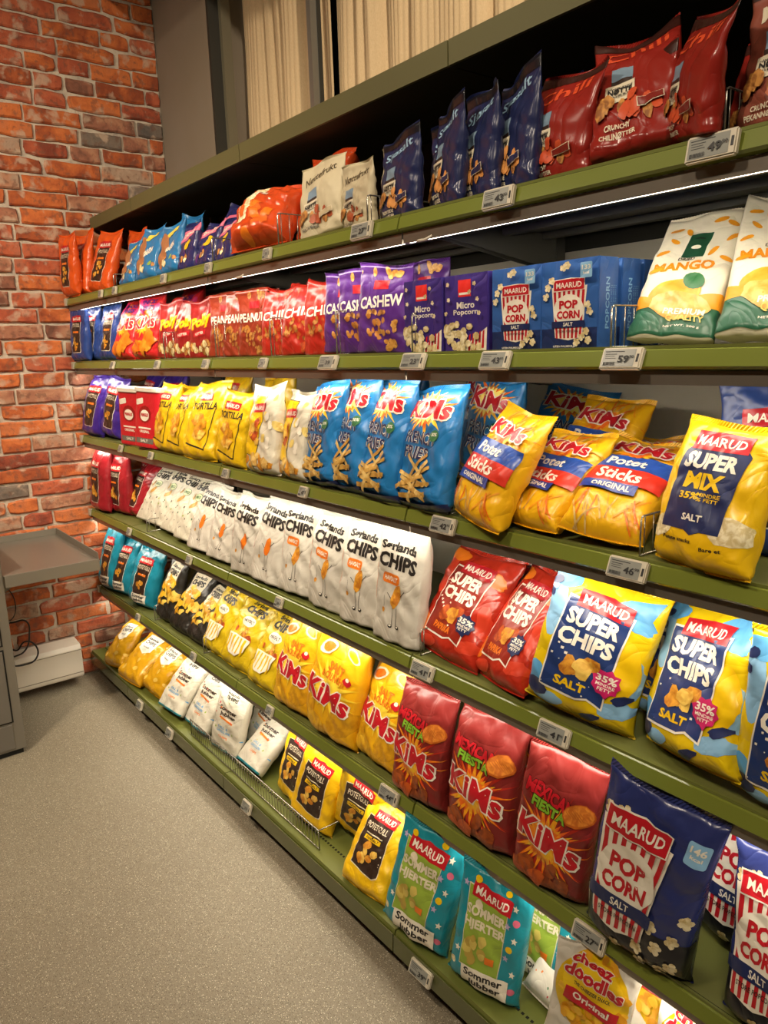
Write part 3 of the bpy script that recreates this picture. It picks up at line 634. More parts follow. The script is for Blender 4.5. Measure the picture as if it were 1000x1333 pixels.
# super chips
def superc(key, panel, c1, c2, flavour, fl):
    d = new(key, .21, .26)
    for i, (u, v, a, b, q) in enumerate(((-.82, .72, .2, .4, 10), (.6, .80, .36, .13, -20), (.86, .42, .16, .3, 10), (-.85, .2, .24, .2, 40), (.75, .16, .3, .12, 15), (-.8, .92, .3, .12, 0), (-.5, .07, .3, .09, 10))):
        d.ell(u, v, a, b, c1 if i % 2 else c2, q, 20, .12, i)
    if key == 'superchips':
        d.ell(.7, .45, .26, .42, YEL, 8, 20, .05); d.poly([(-.2, -.03), (.16, -.07), (.22, .09), (-.06, .05)], SKY, .5, .88); d.ell(.38, .83, .16, .07, NVY, 20, 14, .2); d.blobs(-.85, .84, .3, .1, 5, .09, [LBL, NVY, LBL], 5); d.ell(-.76, .12, .22, .12, NVY, 0, 12, .2); d.ell(.3, .06, .2, .05, NVY, 20, 12, .3); d.ell(.8, .25, .16, .06, NVY, 30, 12, .3)
    d.poly([(-.31, -.36), (.06, -.36), (.16, -.33), (.31, -.36), (.31, .32), (-.31, .32)], WH, -.05, .5, -2); d.poly([(-.295, -.345), (.06, -.345), (.16, -.315), (.295, -.345), (.295, .305), (-.295, .305)], panel, -.05, .5, -2)
    banner(d, .05, .82, .5, .12, -2); d.text('SUPER', -.04, .69, .50, .12, WH, -2, .05); d.text('CHIPS', -.06, .55, .52, .12, WH, -2, .05)
    d.blobs(-.08, .38, .42, .12, 6, .17, [CHIP, CHIPL] if key == 'superchips' else [PAP, CHIP], 14)
    d.text(flavour, -.12, .23, .30, .06, fl, -2, .04)
    d.burst(.5, .33, .28, .2, 9, .8, MAG if key == 'superchips' else NVY, 0, var=.1, seed=3); d.text('35%', .5, .36, .19, .05, WH, -2, .03); d.text('MINDRE', .5, .315, .17, .022, WH, -2, .02); d.text('FETT', .5, .285, .12, .022, WH, -2, .02)
    return d
superc('superchips', foil('#23376a', .3), SKY, LBL, 'SALT', YEL); superc('paprika', foil('#8c2414', .3), ORG, foil('#c83c24', .3), 'PAPRIKA', ORG)
# snack tub, tortilla, silvery bag
d = new('tub', .165, .205); d.rect(-.45, .8, .3, .1, WH, 10, .03); d.ell(0, .58, .5, .3, foil('#8c1616', .3), n=22); d.ell(0, .56, .36, .2, WH, n=18); d.text('PRINGLES', 0, .57, .3, .06, RED, 0, .05); d.rect(0, .34, .5, .03, WH); d.text('ORIGINAL', 0, .28, .4, .05, WH, 0, .03); d.rect(0, .12, .7, .09, GRY); d.text('SALT', 0, .12, .3, .05, WH, 0, .03)
d = new('tortilla', .19, .25); banner(d, -.05, .82, .44, .11, 0); d.text('TORTILLA', 0, .69, .78, .1, BLK, 2, .03); d.poly([(-.34, -.3), (.34, -.36), (.36, .2), (.34, .2), (.32, -.34), (-.32, -.28)], BLK, 0, .46); d.blobs(0, .42, .6, .34, 9, .26, [CHIP, foil('#e8a828', .45, hex2='#c88418', scale=50), CHIPL], 51, jag=.3, k=4)
d = new('whiteyellow', .18, .25); d.poly([(-.3, -.3), (.1, -.34), (.2, .3), (.22, .42), (-.26, .42)], BLK, -.25, .5); d.poly([(-.29, -.29), (.09, -.33), (.19, .3), (.21, .41), (-.25, .41)], YEL, -.25, .5); banner(d, -.2, .76, .5, .1, 2); d.blobs(-.25, .48, .36, .3, 9, .2, [CHIP, PAP, CHIPL], 61, jag=.3, k=5); d.blobs(0, .12, .8, .2, 10, .2, [CHIP, FRY2], 62, jag=.3, k=5); d.blobs(.6, .6, .4, .6, 8, .16, [foil('#e0c670', .4), WH], 63)
# blue fries bag
d = new('fries', .185, .25); d.burst(-.05, .82, .95, .42, 22, .55, FIRE, var=.3, seed=12); d.burst(-.05, .83, .7, .3, 20, .6, foil('#f5e070', .35), var=.2, seed=13); fire_word(d, .83, .8, .16, -3)
d.text('FRENCH', -.05, .58, .62, .11, NVY, -4, .02, outline=(WH, .0, .0)); d.text('FRIES', -.12, .45, .5, .11, NVY, -4, .02, outline=(WH, .0, .0)); d.ell(.52, .6, .17, .10, GRN); d.text('30%', .52, .61, .11, .03, WH, 0, .02)
r_ = random.Random(5)
for i, (u, v, a) in enumerate(((-.1, .30, 38), (.1, .3, -34), (0, .25, 20), (-.1, .22, -12), (.05, .17, 6), (-.05, .13, -8), (0, .09, 4), (.1, .21, 50), (-.2, .19, 15), (0, .15, -20))): d.rect(u, v, .62, .034, (FRY, FRY2)[i % 2], a, .012)
d.rect(0, .02, 1.9, .04, NVY)
# potato sticks
d = new('sticks', .185, .25)
for i in range(34):
    q = random.Random(i + 100); d.rect(q.uniform(-.75, .75), q.choice((q.uniform(.06, .26), q.uniform(.8, .94))), q.uniform(.2, .36), .014, (ORG, foil('#e89a20', .4), FRY2)[i % 3], q.uniform(40, 140))
d.burst(0, .78, .9, .26, 20, .6, FIRE, var=.25, seed=22); fire_word(d, .80, .74, .13, -4); d.poly([(-.47, -.08), (.47, -.1), (.47, .07), (-.47, .09)], foil('#2a4c9c', .3), 0, .60); d.poly([(-.47, -.07), (.47, -.09), (.47, .06), (-.47, .08)], foil('#cc3222', .3), 0, .45); d.text('Potet', -.15, .605, .5, .1, WH, -2, .025); d.text('Sticks', -.1, .45, .56, .11, WH, -2, .025)
d.poly([(-.4, -.045), (.3, -.05), (.3, .035), (-.4, .045)], foil('#2a3c8c', .3), -.1, .335); d.text('ORIGINAL', -.15, .335, .5, .05, WH, -1, .03)
# super mix
d = new('supermix', .19, .23); d.ell(.72, .28, .34, .2, CORN, 0, 16, .1); d.ell(-.72, .24, .3, .16, CORN, 20, 16, .1); d.poly([(-.34, -.3), (-.05, -.3), (.03, -.33), (.12, -.3), (.3, -.3), (.34, .26), (.2, .36), (-.22, .36), (-.32, .26)], NVY, 0, .54); banner(d, 0, .88, .58, .13); d.text('SUPER', 0, .735, .54, .12, WH, -1, .05); d.text('MIX', 0, .59, .4, .12, YEL, -1, .05); d.text('35%', -.2, .48, .2, .05, YEL, 0, .03); d.text('MINDRE', .2, .495, .24, .027, YEL, 0, .02); d.text('% FETT', .2, .46, .22, .027, YEL, 0, .02); d.text('SALT', 0, .33, .22, .05, WH, 0, .03); d.text('Potato snacks', -.25, .17, .36, .025, BRN); d.text('Bare et', .5, .14, .2, .025, BRN, 5)
# second shelf small bags
d = new('redkims', .18, .23); d.blobs(-.1, .76, 1, .3, 7, .3, [MAG, foil('#d83a78', .3), ORG], 71); d.text('SNACKS', .05, .86, .5, .07, VIO, 3, .05); d.text('RINGS', .05, .77, .44, .08, VIO, 3, .05); d.burst(0, .5, .95, .4, 18, .6, FIRE, var=.2, seed=8); fire_word(d, .54, .8, .2, 4); d.blobs(-.1, .22, .8, .36, 7, .34, [ORG, FIRE2, foil('#e08a20', .4)], 72)
d = new('polly', .148, .18); d.text('Polly', 0, .62, .72, .26, YEL, 12, .06, outline=(ORG, .1, .04)); d.rect(0, .42, .5, .09, RED, 6); d.text('NØTTER', 0, .42, .36, .05, WH, 6, .02); d.blobs(0, .17, .85, .28, 16, .15, [NUT, CORN2], 81, asp=.9)
def nutp(key, word, wm, base, nm, v0=.6):
    d = new(key, .15, .182); d.blobs(.2, .92, .6, .1, 5, .14, [nm], 91); d.rect(.0, .79, .3, .1, RED, 0); d.text(word, 0, v0, .82, .14, wm, 3, .03); d.blobs(-.05, .33, .72, .34, 26, .10, [nm, NUT, foil('#b87428', .5)], 92 + len(word)); d.blobs(.4, .12, .3, .1, 5, .12, [nm], 93)
    return d
nutp('peanut', 'PEANUTS', WH, None, NUT); nutp('chili', 'CHILI', WH, None, foil('#c85a24', .45, hex2='#a83c18', scale=80)); nutp('cashew', 'CASHEW', WH, None, foil('#dca858', .45, hex2='#b87c30', scale=80))
# mango
d = new('mango', .135, .25)
d.rect(0, .11, 2, .22, foil('#2c6248', .35)); d.poly([(-.5, 0), (.5, 0), (.5, .12), (-.2, .05), (-.5, .1)], foil('#e89a1c', .4), 0, .2); d.ell(-.1, .30, .62, .22, foil('#e8941c', .45, hex2='#f0b040', scale=30), 14, 22); d.ell(.1, .21, .7, .2, foil('#e09a3c', .3, hex2='#f0c070', scale=40), -6, 20, .08); d.ell(.28, .40, .28, .12, GRN, -35, 14)
d.text('DRIED', -.1, .595, .2, .025, BRN); d.text('MANGO', -.1, .53, .72, .08, foil('#e08a10', .4), 3, .05); d.rect(.0, .72, .26, .22, foil('#1f4c34', .35)); d.ell(0, .70, .12, .03, WH); d.ell(0, .78, .12, .015, BLK)
for i, (u, v, a) in enumerate(((-.7, .9, 20), (-.6, .78, -40), (-.75, .66, 30), (.6, .9, -30), (.75, .78, 50), (.45, .66, 60), (-.35, .86, -60), (-.75, .5, 10), (.8, .6, -20), (.3, .93, 15))): d.ell(u, v, .17, .035, foil('#e89a1c', .4), a, 10)
d.text('PREMIUM', .25, .16, .48, .045, WH, -2, .03); d.text('QUALITY', .3, .11, .44, .045, foil('#d8c25a', .4), -2, .03); d.text('NET WT. 200 g', .25, .06, .4, .018, WH)
# top shelf
d = new('bluesnack', .15, .17); d.ell(-.5, .5, .4, .8, foil('#a06a44', .4), 10, 14, .15); d.ell(.1, .85, .5, .14, foil('#d8c84c', .4), 15); d.text('SMASH', .2, .5, .4, .12, WH, 12, .05); d.blobs(.2, .2, .9, .2, 6, .14, [LIME, NUT, CORN], 101)
d = new('navypink', .15, .15); d.rect(0, .82, 1.2, .22, PNK, 14); d.text('SNØFRISK', 0, .82, .6, .1, WH, 14, .03); d.ell(.2, .55, .34, .2, YEL, 20, 14, .2); d.blobs(-.3, .3, .6, .3, 8, .16, [NUT, VIO, CORN], 103)
d = new('orangefoil', .2, .2); d.poly([(-.1, -.3), (.1, -.3), (.22, .4), (-.04, .4)], CORN, -.5, .55, 10); d.blobs(0, .3, 1.3, .5, 16, .22, [foil('#e06a2c', .22), foil('#c8481c', .22), ORG], 107, jag=.35, k=5); d.text('OSTE', -.3, .75, .3, .1, WH, 20, .04)
def nottep(key, word, wm, box, subt, nm):
    d = new(key, .16, .165); d.text(word, 0, .82, .74, .12, wm, 6, .015)
    d.rect(-.3, .52, .24, .26, foil('#7c94a8', .4), 3); d.rect(-.3, .47, .24, .1, BRN, 3); d.rect(-.32, .40, .34, .16, box, 3); d.text('HÅNDPLUKKEDE', -.32, .445, .28, .02, BLK, 3); d.text('NØTTE', -.32, .41, .28, .05, BLK, 3, .04); d.text('ØYEBLIKK', -.32, .365, .24, .02, BLK, 3)
    d.blobs(-.1, .26, .7, .2, 11, .15, [nm, NUT], 111); d.rect(.4, .25, .3, .07, CR_, 6); d.rect(.4, .25, .28, .058, foil({'rednut': '#7c2018', 'navynut': '#22284e', 'beige': '#bfae8c', 'brownnut': '#7a3c30'}[key], .35), 6)
    for i, t in enumerate(subt): d.text(t, -.35, .12 - .055 * i, .4 if len(t) > 7 else .3, .042, CR_ if key != 'beige' else GRY, 0, .03)
    return d
nottep('rednut', 'Chili', foil('#d8502c', .35), CR_, ('CRUNCHY', 'CHILINØTTER'), foil('#c8502c', .4)); nottep('navynut', 'Sjøsalt', foil('#9cc0d8', .35), CR_, ('RØSTEDE', 'MANDLER'), foil('#d89450', .4)); nottep('beige', 'Nøttefrukt', foil('#4a3c24', .4), CR_, ('NATURELL',), foil('#a8502c', .4)); nottep('brownnut', 'Mokka', CR_, CR_, ('CRUNCHY', 'PEKANNØTTER'), foil('#c87858', .4))
d = D_['navynut']; d.rect(0, .965, 1.98, .09, foil('#14141c', .3))
for k in ('rednut', 'brownnut'): D_[k].rect(0, .965, 1.98, .09, foil('#3a1c16', .35))
# body film, pack kind, thickness, variants
PACK = {
 'orangegull': (foil('#d0521a', .32), 'pillow', .065, 2), 'navygull': (foil('#28407e', .3), 'pillow', .06, 2), 'darkred': (foil('#921e26', .28), 'pillow', .075, 2), 'purple': (foil('#3c2684', .28), 'pillow', .075, 2),
 'tealgull': (foil('#1c7c92', .28), 'pillow', .08, 2), 'yellowgull': (foil('#e2b414', .32), 'pillow', .08, 2), 'mustard': (foil('#c69216', .25), 'pillow', .085, 2), 'whitesommer': (foil('#ccc6b4', .42), 'block', .06, 2),
 'tealhjerter': (TEA, 'pillow', .075, 2), 'cheez': (foil('#d8d2c4', .35), 'pillow', .08, 2), 'blackyellow': (foil('#26231e', .35), 'pillow', .07, 2), 'bowl': (foil('#ccae18', .3), 'pillow', .08, 2),
 'kimssalt': (foil('#e6ac16', .3), 'pillow', .09, 2), 'mexican': (foil('#7e2724', .33), 'pillow', .085, 2), 'popbag': (foil('#2c3468', .25), 'pillow', .09, 2), 'greensorl': (foil('#c4beaa', .42), 'block', .055, 2),
 'sorl': (foil('#c6c0b2', .42), 'block', .06, 3), 'sorlorange': (foil('#c6c0b2', .42), 'block', .06, 3), 'superchips': (foil('#dcbc12', .27), 'pillow', .085, 2), 'paprika': (foil('#b02c1a', .25), 'pillow', .08, 2),
 'tub': (foil('#c2202a', .35), 'tub', .08, 1), 'tortilla': (foil('#dcb416', .3), 'pillow', .075, 3), 'whiteyellow': (foil('#cfc8b4', .3), 'pillow', .075, 2), 'fries': (foil('#2270ac', .3), 'pillow', .08, 3), 'sticks': (foil('#e8b018', .3), 'pillow', .085, 2),
 'supermix': (foil('#e6b812', .3), 'pillow', .085, 2), 'redkims': (foil('#d42a2c', .3), 'pillow', .075, 2), 'polly': (foil('#8e1c1c', .32), 'pouch', .05, 2), 'peanut': (foil('#8e3420', .3), 'pouch', .045, 2), 'chili': (foil('#b0281c', .3), 'pouch', .05, 2),
 'cashew': (foil('#542a78', .28), 'pouch', .05, 2), 'mango': (foil('#e4dcc6', .35), 'pouch', .05, 2), 'bluesnack': (foil('#2a72a8', .25), 'pillow', .05, 2), 'navypink': (foil('#282a5c', .25), 'pillow', .05, 2), 'orangefoil': (foil('#c84a22', .16), 'crumple', .12, 2),
 'beige': (foil('#c4b898', .55), 'pouch', .05, 2), 'navynut': (foil('#232a50', .28), 'pouch', .05, 2), 'rednut': (foil('#8c241c', .28), 'pouch', .055, 2), 'brownnut': (foil('#8a4a3a', .3), 'pouch', .055, 1),
 'popbox': (foil('#2f5a9c', .4), 'box', .05, 1), 'microbox': (foil('#3a2a78', .4), 'box', .05, 1)}

ITEMS = [
('mustard', 'crisp_bag', 0.115, 0.938, 3.205, -1, 36, -12, 0.191, 0.207, 'mustard gold crisp bag lying back at the wall end of the bottom shelf'),
('mustard', 'crisp_bag', 0.115, 0.934, 3.013, 6, 48, 0, 0.205, 0.222, 'mustard gold crisp bag, middle of three, with white label, bottom shelf'),
('mustard', 'crisp_bag', 0.115, 0.969, 2.848, 0, 40, 0, 0.195, 0.201, 'mustard gold crisp bag beside the white bags on the bottom shelf'),
('whitesommer', 'crisp_bag', 0.115, 0.955, 2.626, 0, 41, -4, 0.189, 0.212, 'white summer crisp bag leaning beside the mustard gold bags'),
('whitesommer', 'crisp_bag', 0.115, 0.98, 2.445, -3, 35, -3, 0.189, 0.205, 'white summer crisp bag behind the left end of the wire basket front'),
('whitesommer', 'crisp_bag', 0.115, 0.997, 2.236, 6, 15, 0, 0.18, 0.209, 'white summer crisp bag upright in the middle of the wire basket'),
('whitesommer', 'crisp_bag', 0.115, 0.991, 2.066, -10, 50, -8, 0.173, 0.174, 'white summer crisp bag lying back beside the dark gap before the yellow bags'),
('yellowgull', 'crisp_bag', 0.115, 1.019, 1.836, -1, 16, -1, 0.166, 0.186, 'yellow crisp bag half hidden behind another, right of the white bags, bottom shelf'),
('yellowgull', 'crisp_bag', 0.115, 0.994, 1.688, 11, 13, 8, 0.175, 0.215, 'yellow crisp bag with brown panel in front at the end of the wire basket'),
('yellowgull', 'crisp_bag', 0.115, 1.058, 1.554, 17, -12, 19, 0.109, 0.237, 'yellow crisp bag mostly hidden just under the price tag reading 44'),
('yellowgull', 'crisp_bag', 0.115, 0.948, 1.369, 3, 33, -3, 0.175, 0.205, 'yellow crisp bag with brown panel standing beside the teal bags, bottom shelf'),
('tealhjerter', 'crisp_bag', 0.115, 0.947, 1.173, 13, 11, 8, 0.191, 0.251, 'teal crisp bag with green panel, left one, next to the yellow bag'),
('tealhjerter', 'crisp_bag', 0.115, 0.967, 0.971, 17, 7, 6, 0.173, 0.246, 'teal crisp bag with green panel, second and nearer one, above the floor'),
('cheez', 'cheese_puff_bag', 0.115, 1.0, 0.745, 23, -5, 10, 0.157, 0.252, 'white and yellow cheese puff bag with red lettering, most visible of its kind'),
('tealgull', 'crisp_bag', 0.42, 1.017, 3.406, 5, 9, 1, 0.172, 0.276, 'teal crisp bag touching the brick wall end of the fifth shelf'),
('tealgull', 'crisp_bag', 0.42, 1.036, 3.286, 5, 13, -1, 0.2, 0.248, 'teal crisp bag, middle of three overlapping, beside the brick wall'),
('tealgull', 'crisp_bag', 0.42, 1.04, 3.05, 10, 13, 2, 0.205, 0.241, 'teal crisp bag, third from the brick wall, beside the wire divider'),
('blackyellow', 'crisp_bag', 0.42, 1.042, 2.817, -2, 22, -2, 0.176, 0.236, 'black and yellow crisp bag next to the teal bags'),
('blackyellow', 'crisp_bag', 0.42, 1.033, 2.658, 1, 35, 0, 0.182, 0.235, 'black and yellow crisp bag, middle of three tilted back'),
('blackyellow', 'crisp_bag', 0.42, 1.033, 2.506, -5, 37, -4, 0.174, 0.222, 'black and yellow crisp bag beside the yellow bowl bags'),
('bowl', 'crisp_bag', 0.42, 1.04, 2.374, -4, 30, -3, 0.193, 0.226, 'yellow crisp bag with striped bowl picture, beside the black bags'),
('bowl', 'crisp_bag', 0.42, 1.036, 2.195, 3, 32, 2, 0.207, 0.234, 'yellow crisp bag with striped bowl picture, middle of three'),
('bowl', 'crisp_bag', 0.42, 1.028, 2.006, -3, 33, -2, 0.195, 0.229, 'yellow crisp bag with striped bowl picture, partly behind the large yellow bags'),
('kimssalt', 'crisp_bag', 0.42, 1.031, 1.807, -1, 13, -1, 0.207, 0.262, 'large golden crisp bag with red lettering, first beside the bowl bags'),
('kimssalt', 'crisp_bag', 0.42, 1.023, 1.595, 2, 9, 3, 0.225, 0.272, 'large golden crisp bag with red lettering, middle and widest in view'),
('kimssalt', 'crisp_bag', 0.42, 1.04, 1.411, -6, 15, 0, 0.2, 0.249, 'large golden crisp bag with red lettering touching the brick red bags'),
('mexican', 'crisp_bag', 0.42, 1.019, 1.221, 0, 5, -1, 0.187, 0.254, 'brick red crisp bag with fire burst, next to the golden bags'),
('mexican', 'crisp_bag', 0.42, 1.02, 1.024, 0, 6, -1, 0.199, 0.263, 'brick red crisp bag with fire burst, middle of three'),
('mexican', 'crisp_bag', 0.42, 1.02, 0.837, 9, -2, 6, 0.168, 0.271, 'brick red crisp bag with fire burst, beside the navy popcorn bag'),
('popbag', 'popcorn_bag', 0.42, 1.003, 0.633, 8, -4, 8, 0.196, 0.318, 'big navy popcorn bag with red striped tub print, whole in view'),
('popbag', 'popcorn_bag', 0.42, 1.017, 0.404, 0, 8, -2, 0.168, 0.275, 'big navy popcorn bag cut off by the right edge of the photo'),
('darkred', 'crisp_bag', 0.785, 1.018, 3.393, 3, 2, -1, 0.196, 0.264, 'dark red crisp bag standing closest to the brick wall, fourth shelf'),
('darkred', 'crisp_bag', 0.785, 1.067, 3.277, 4, 2, -1, 0.2, 0.25, 'dark red crisp bag, middle of three near the brick wall'),
('darkred', 'crisp_bag', 0.785, 1.086, 3.172, -1, 21, 0, 0.2, 0.23, 'dark red crisp bag tilted, beside the leaning white and green bags'),
('greensorl', 'crisp_bag', 0.785, 1.066, 2.981, 3, 31, 0, 0.172, 0.231, 'white crisp bag with green badge, leaning, next to the dark red bag'),
('greensorl', 'crisp_bag', 0.785, 1.063, 2.841, 3, 33, 1, 0.173, 0.24, 'white crisp bag with green badge, second of four leaning'),
('greensorl', 'crisp_bag', 0.785, 1.054, 2.698, 3, 34, 2, 0.172, 0.238, 'white crisp bag with green badge, third of four leaning'),
('greensorl', 'crisp_bag', 0.785, 1.04, 2.548, 3, 33, 0, 0.169, 0.238, 'white crisp bag with green badge, last of four, beside black lettered bags'),
('sorl', 'crisp_bag', 0.785, 1.031, 2.396, 3, 23, -1, 0.166, 0.23, 'white crisp bag with black lettering, first after the green badge bags'),
('sorl', 'crisp_bag', 0.785, 1.033, 2.24, 3, 19, 0, 0.169, 0.223, 'white crisp bag with black lettering and red mark, second in the row of eight'),
('sorl', 'crisp_bag', 0.785, 1.027, 2.047, 3, 10, -2, 0.167, 0.233, 'white crisp bag with black lettering, third in the row of eight'),
('sorl', 'crisp_bag', 0.785, 1.025, 1.912, 3, 15, 1, 0.172, 0.246, 'white crisp bag with black lettering, fourth in the row of eight'),
('sorl', 'crisp_bag', 0.785, 1.033, 1.763, 3, 15, -2, 0.164, 0.247, 'white crisp bag with black lettering and orange badge, fifth in the row of eight'),
('sorl', 'crisp_bag', 0.785, 1.036, 1.606, 3, 8, 1, 0.168, 0.25, 'white crisp bag with black lettering and orange badge, sixth in the row of eight'),
('sorl', 'crisp_bag', 0.785, 1.028, 1.448, 3, 11, -2, 0.164, 0.252, 'white crisp bag with black lettering and orange badge, next to last of the row'),
('sorl', 'crisp_bag', 0.785, 1.022, 1.297, 3, 9, 0, 0.159, 0.255, 'white crisp bag with black lettering and orange badge, last, beside the red paprika bag'),
('paprika', 'crisp_bag', 0.785, 1.038, 1.151, -3, 30, 3, 0.214, 0.238, 'red paprika crisp bag beside the white bags, its front fully in view'),
('paprika', 'crisp_bag', 0.785, 1.026, 0.981, -18, 33, -5, 0.183, 0.241, 'red paprika crisp bag squeezed behind the yellow and blue bag'),
('superchips', 'crisp_bag', 0.785, 1.027, 0.789, 13, 12, 8, 0.218, 0.245, 'yellow and blue crisp bag with navy panel, left of the two whole ones'),
('superchips', 'crisp_bag', 0.785, 1.032, 0.575, -24, 17, -10, 0.222, 0.243, 'yellow and blue crisp bag with navy panel, right of the two whole ones'),
('superchips', 'crisp_bag', 0.785, 1.033, 0.418, 4, -2, 3, 0.132, 0.242, 'yellow and blue crisp bag cut by the right edge of the photo'),
('purple', 'crisp_bag', 1.12, 1.017, 3.395, 8, 10, 4, 0.192, 0.246, 'violet crisp bag nearest the brick wall on the third shelf'),
('purple', 'crisp_bag', 1.12, 1.042, 3.209, 4, 8, 5, 0.203, 0.241, 'violet crisp bag with empty side, beside the red tubs'),
('tube', 'snack_tub', 1.12, 1.031, 2.896, 13, 1, 2, 0.105, 0.207, 'red snack tub with white lid, beside the violet bag'),
('tube', 'snack_tub', 1.12, 1.021, 2.725, 10, 6, 2, 0.104, 0.207, 'red snack tub with white lid, beside the yellow tortilla bags'),
('tortilla', 'tortilla_chip_bag', 1.12, 1.019, 2.602, -4, 12, -1, 0.202, 0.227, 'yellow tortilla chip bag beside the red tubs'),
('tortilla', 'tortilla_chip_bag', 1.12, 1.014, 2.462, -5, 14, -2, 0.2, 0.228, 'yellow tortilla chip bag, second, squeezed between two others'),
('tortilla', 'tortilla_chip_bag', 1.12, 1.006, 2.272, 5, 18, 0, 0.208, 0.239, 'yellow tortilla chip bag, third and widest in view'),
('tortilla', 'tortilla_chip_bag', 1.12, 1.011, 2.059, -2, 10, 2, 0.199, 0.212, 'yellow tortilla chip bag, fourth, beside the silvery bag'),
('whiteyellow', 'crisp_bag', 1.12, 1.005, 1.848, -2, 8, -2, 0.185, 0.231, 'silver white crisp bag with yellow shield, whole in view'),
('whiteyellow', 'crisp_bag', 1.12, 1.013, 1.699, -12, 10, -3, 0.179, 0.217, 'silver white crisp bag with yellow shield, next to the blue fries bags'),
('fries', 'snack_bag', 1.12, 1.014, 1.567, -8, 8, -4, 0.189, 0.234, 'blue french fries snack bag, leftmost, beside the silvery bag'),
('fries', 'snack_bag', 1.12, 1.015, 1.459, -8, 13, -3, 0.191, 0.256, 'blue french fries snack bag, second of four front ones'),
('fries', 'snack_bag', 1.12, 1.008, 1.329, -8, 14, -1, 0.184, 0.249, 'blue french fries snack bag, third of four front ones'),
('fries', 'snack_bag', 1.12, 1.004, 1.174, -8, 12, -3, 0.184, 0.235, 'blue french fries snack bag, rightmost front one, left of the wire divider'),
('sticks', 'snack_bag', 1.12, 0.985, 1.002, -15, 26, 5, 0.179, 0.219, 'yellow potato stick bag with blue and red bands, standing at the wire divider'),
('sticks', 'snack_bag', 1.12, 1.017, 0.905, -11, 44, 0, 0.172, 0.195, 'yellow potato stick bag with blue and red bands, middle, lying back'),
('sticks', 'snack_bag', 1.12, 1.015, 0.745, 20, 54, 10, 0.121, 0.237, 'yellow potato stick bag with blue and red bands, beside the second wire divider'),
('supermix', 'snack_bag', 1.12, 1.004, 0.561, -14, 14, -1, 0.177, 0.204, 'large yellow snack mix bag with navy panel at the right end of the third shelf'),
('navygull', 'crisp_bag', 1.441, 1.004, 3.403, 7, 2, 1, 0.174, 0.216, 'navy crisp bag touching the brick wall, second shelf'),
('navygull', 'crisp_bag', 1.441, 1.05, 3.37, 4, 5, 1, 0.18, 0.219, 'navy crisp bag, middle of three, second shelf'),
('navygull', 'crisp_bag', 1.441, 1.052, 3.187, 5, 8, 2, 0.181, 0.213, 'navy crisp bag beside the pink red snack bags'),
('redkims', 'snack_bag', 1.441, 1.052, 3.002, 5, 14, 2, 0.181, 0.231, 'pink red snack bag with orange print beside the navy bags'),
('redkims', 'snack_bag', 1.441, 1.053, 2.774, 9, 12, 1, 0.182, 0.228, 'pink red snack bag with orange print, right and larger in view'),
('polly', 'nut_bag', 1.441, 1.053, 2.563, 9, 9, 1, 0.148, 0.188, 'dark red peanut bag with yellow lettering, left of three'),
('polly', 'nut_bag', 1.441, 1.056, 2.426, 9, 6, 1, 0.148, 0.179, 'dark red peanut bag with yellow lettering, middle of three'),
('polly', 'nut_bag', 1.441, 1.057, 2.3, 9, 7, 0, 0.148, 0.177, 'dark red peanut bag with yellow lettering, right of three'),
('peanut', 'nut_pouch', 1.441, 1.06, 2.163, 9, 8, 1, 0.147, 0.183, 'red brown peanut pouch with white lettering, left of three'),
('peanut', 'nut_pouch', 1.441, 1.061, 2.073, 9, 6, 2, 0.146, 0.182, 'red brown peanut pouch with white lettering, middle of three'),
('peanut', 'nut_pouch', 1.441, 1.062, 1.965, 9, 4, 2, 0.147, 0.178, 'red brown peanut pouch with white lettering, right of three'),
('chili', 'nut_pouch', 1.441, 1.063, 1.833, 9, 5, 1, 0.147, 0.176, 'red chili nut pouch, left of three'),
('chili', 'nut_pouch', 1.441, 1.061, 1.721, 9, 7, -2, 0.147, 0.18, 'red chili nut pouch, middle of three'),
('chili', 'nut_pouch', 1.441, 1.062, 1.607, 9, 4, 0, 0.146, 0.178, 'red chili nut pouch, right of three, beside the violet pouches'),
('cashew', 'nut_pouch', 1.441, 1.069, 1.515, 9, 0, 3, 0.162, 0.173, 'violet cashew pouch beside the red chili pouches'),
('cashew', 'nut_pouch', 1.441, 1.067, 1.451, 9, -1, 2, 0.16, 0.179, 'violet cashew pouch, middle of three front ones'),
('cashew', 'nut_pouch', 1.441, 1.065, 1.369, 9, 1, 2, 0.16, 0.184, 'violet cashew pouch, whole front in view, beside the popcorn boxes'),
('microbox', 'popcorn_box', 1.441, 1.051, 1.192, 1, 1, 2, 0.119, 0.148, 'violet micro popcorn box, left one'),
('microbox', 'popcorn_box', 1.441, 1.054, 1.071, 2, 0, 1, 0.118, 0.141, 'violet micro popcorn box, right one, beside the blue boxes'),
('popbox', 'popcorn_box', 1.441, 1.057, 0.947, -2, -1, 1, 0.117, 0.144, 'blue popcorn box with striped tub print, left front one'),
('popbox', 'popcorn_box', 1.441, 1.058, 0.831, -1, -2, 0, 0.117, 0.141, 'blue popcorn box with striped tub print, right front one with its side in view'),
('mango', 'dried_fruit_pouch', 1.441, 1.07, 0.67, 16, 36, 4, 0.133, 0.236, 'white dried mango pouch with green base leaning back, whole front in view'),
('mango', 'dried_fruit_pouch', 1.441, 1.064, 0.523, 24, 43, 4, 0.124, 0.272, 'white dried mango pouch cut by the right edge of the photo'),
('orangegull', 'crisp_bag', 1.708, 0.996, 3.399, 2, -1, 2, 0.184, 0.233, 'orange crisp bag hanging over the shelf end at the brick wall'),
('orangegull', 'crisp_bag', 1.708, 1.025, 3.391, 7, 9, -1, 0.198, 0.246, 'orange crisp bag, middle of three on the top shelf'),
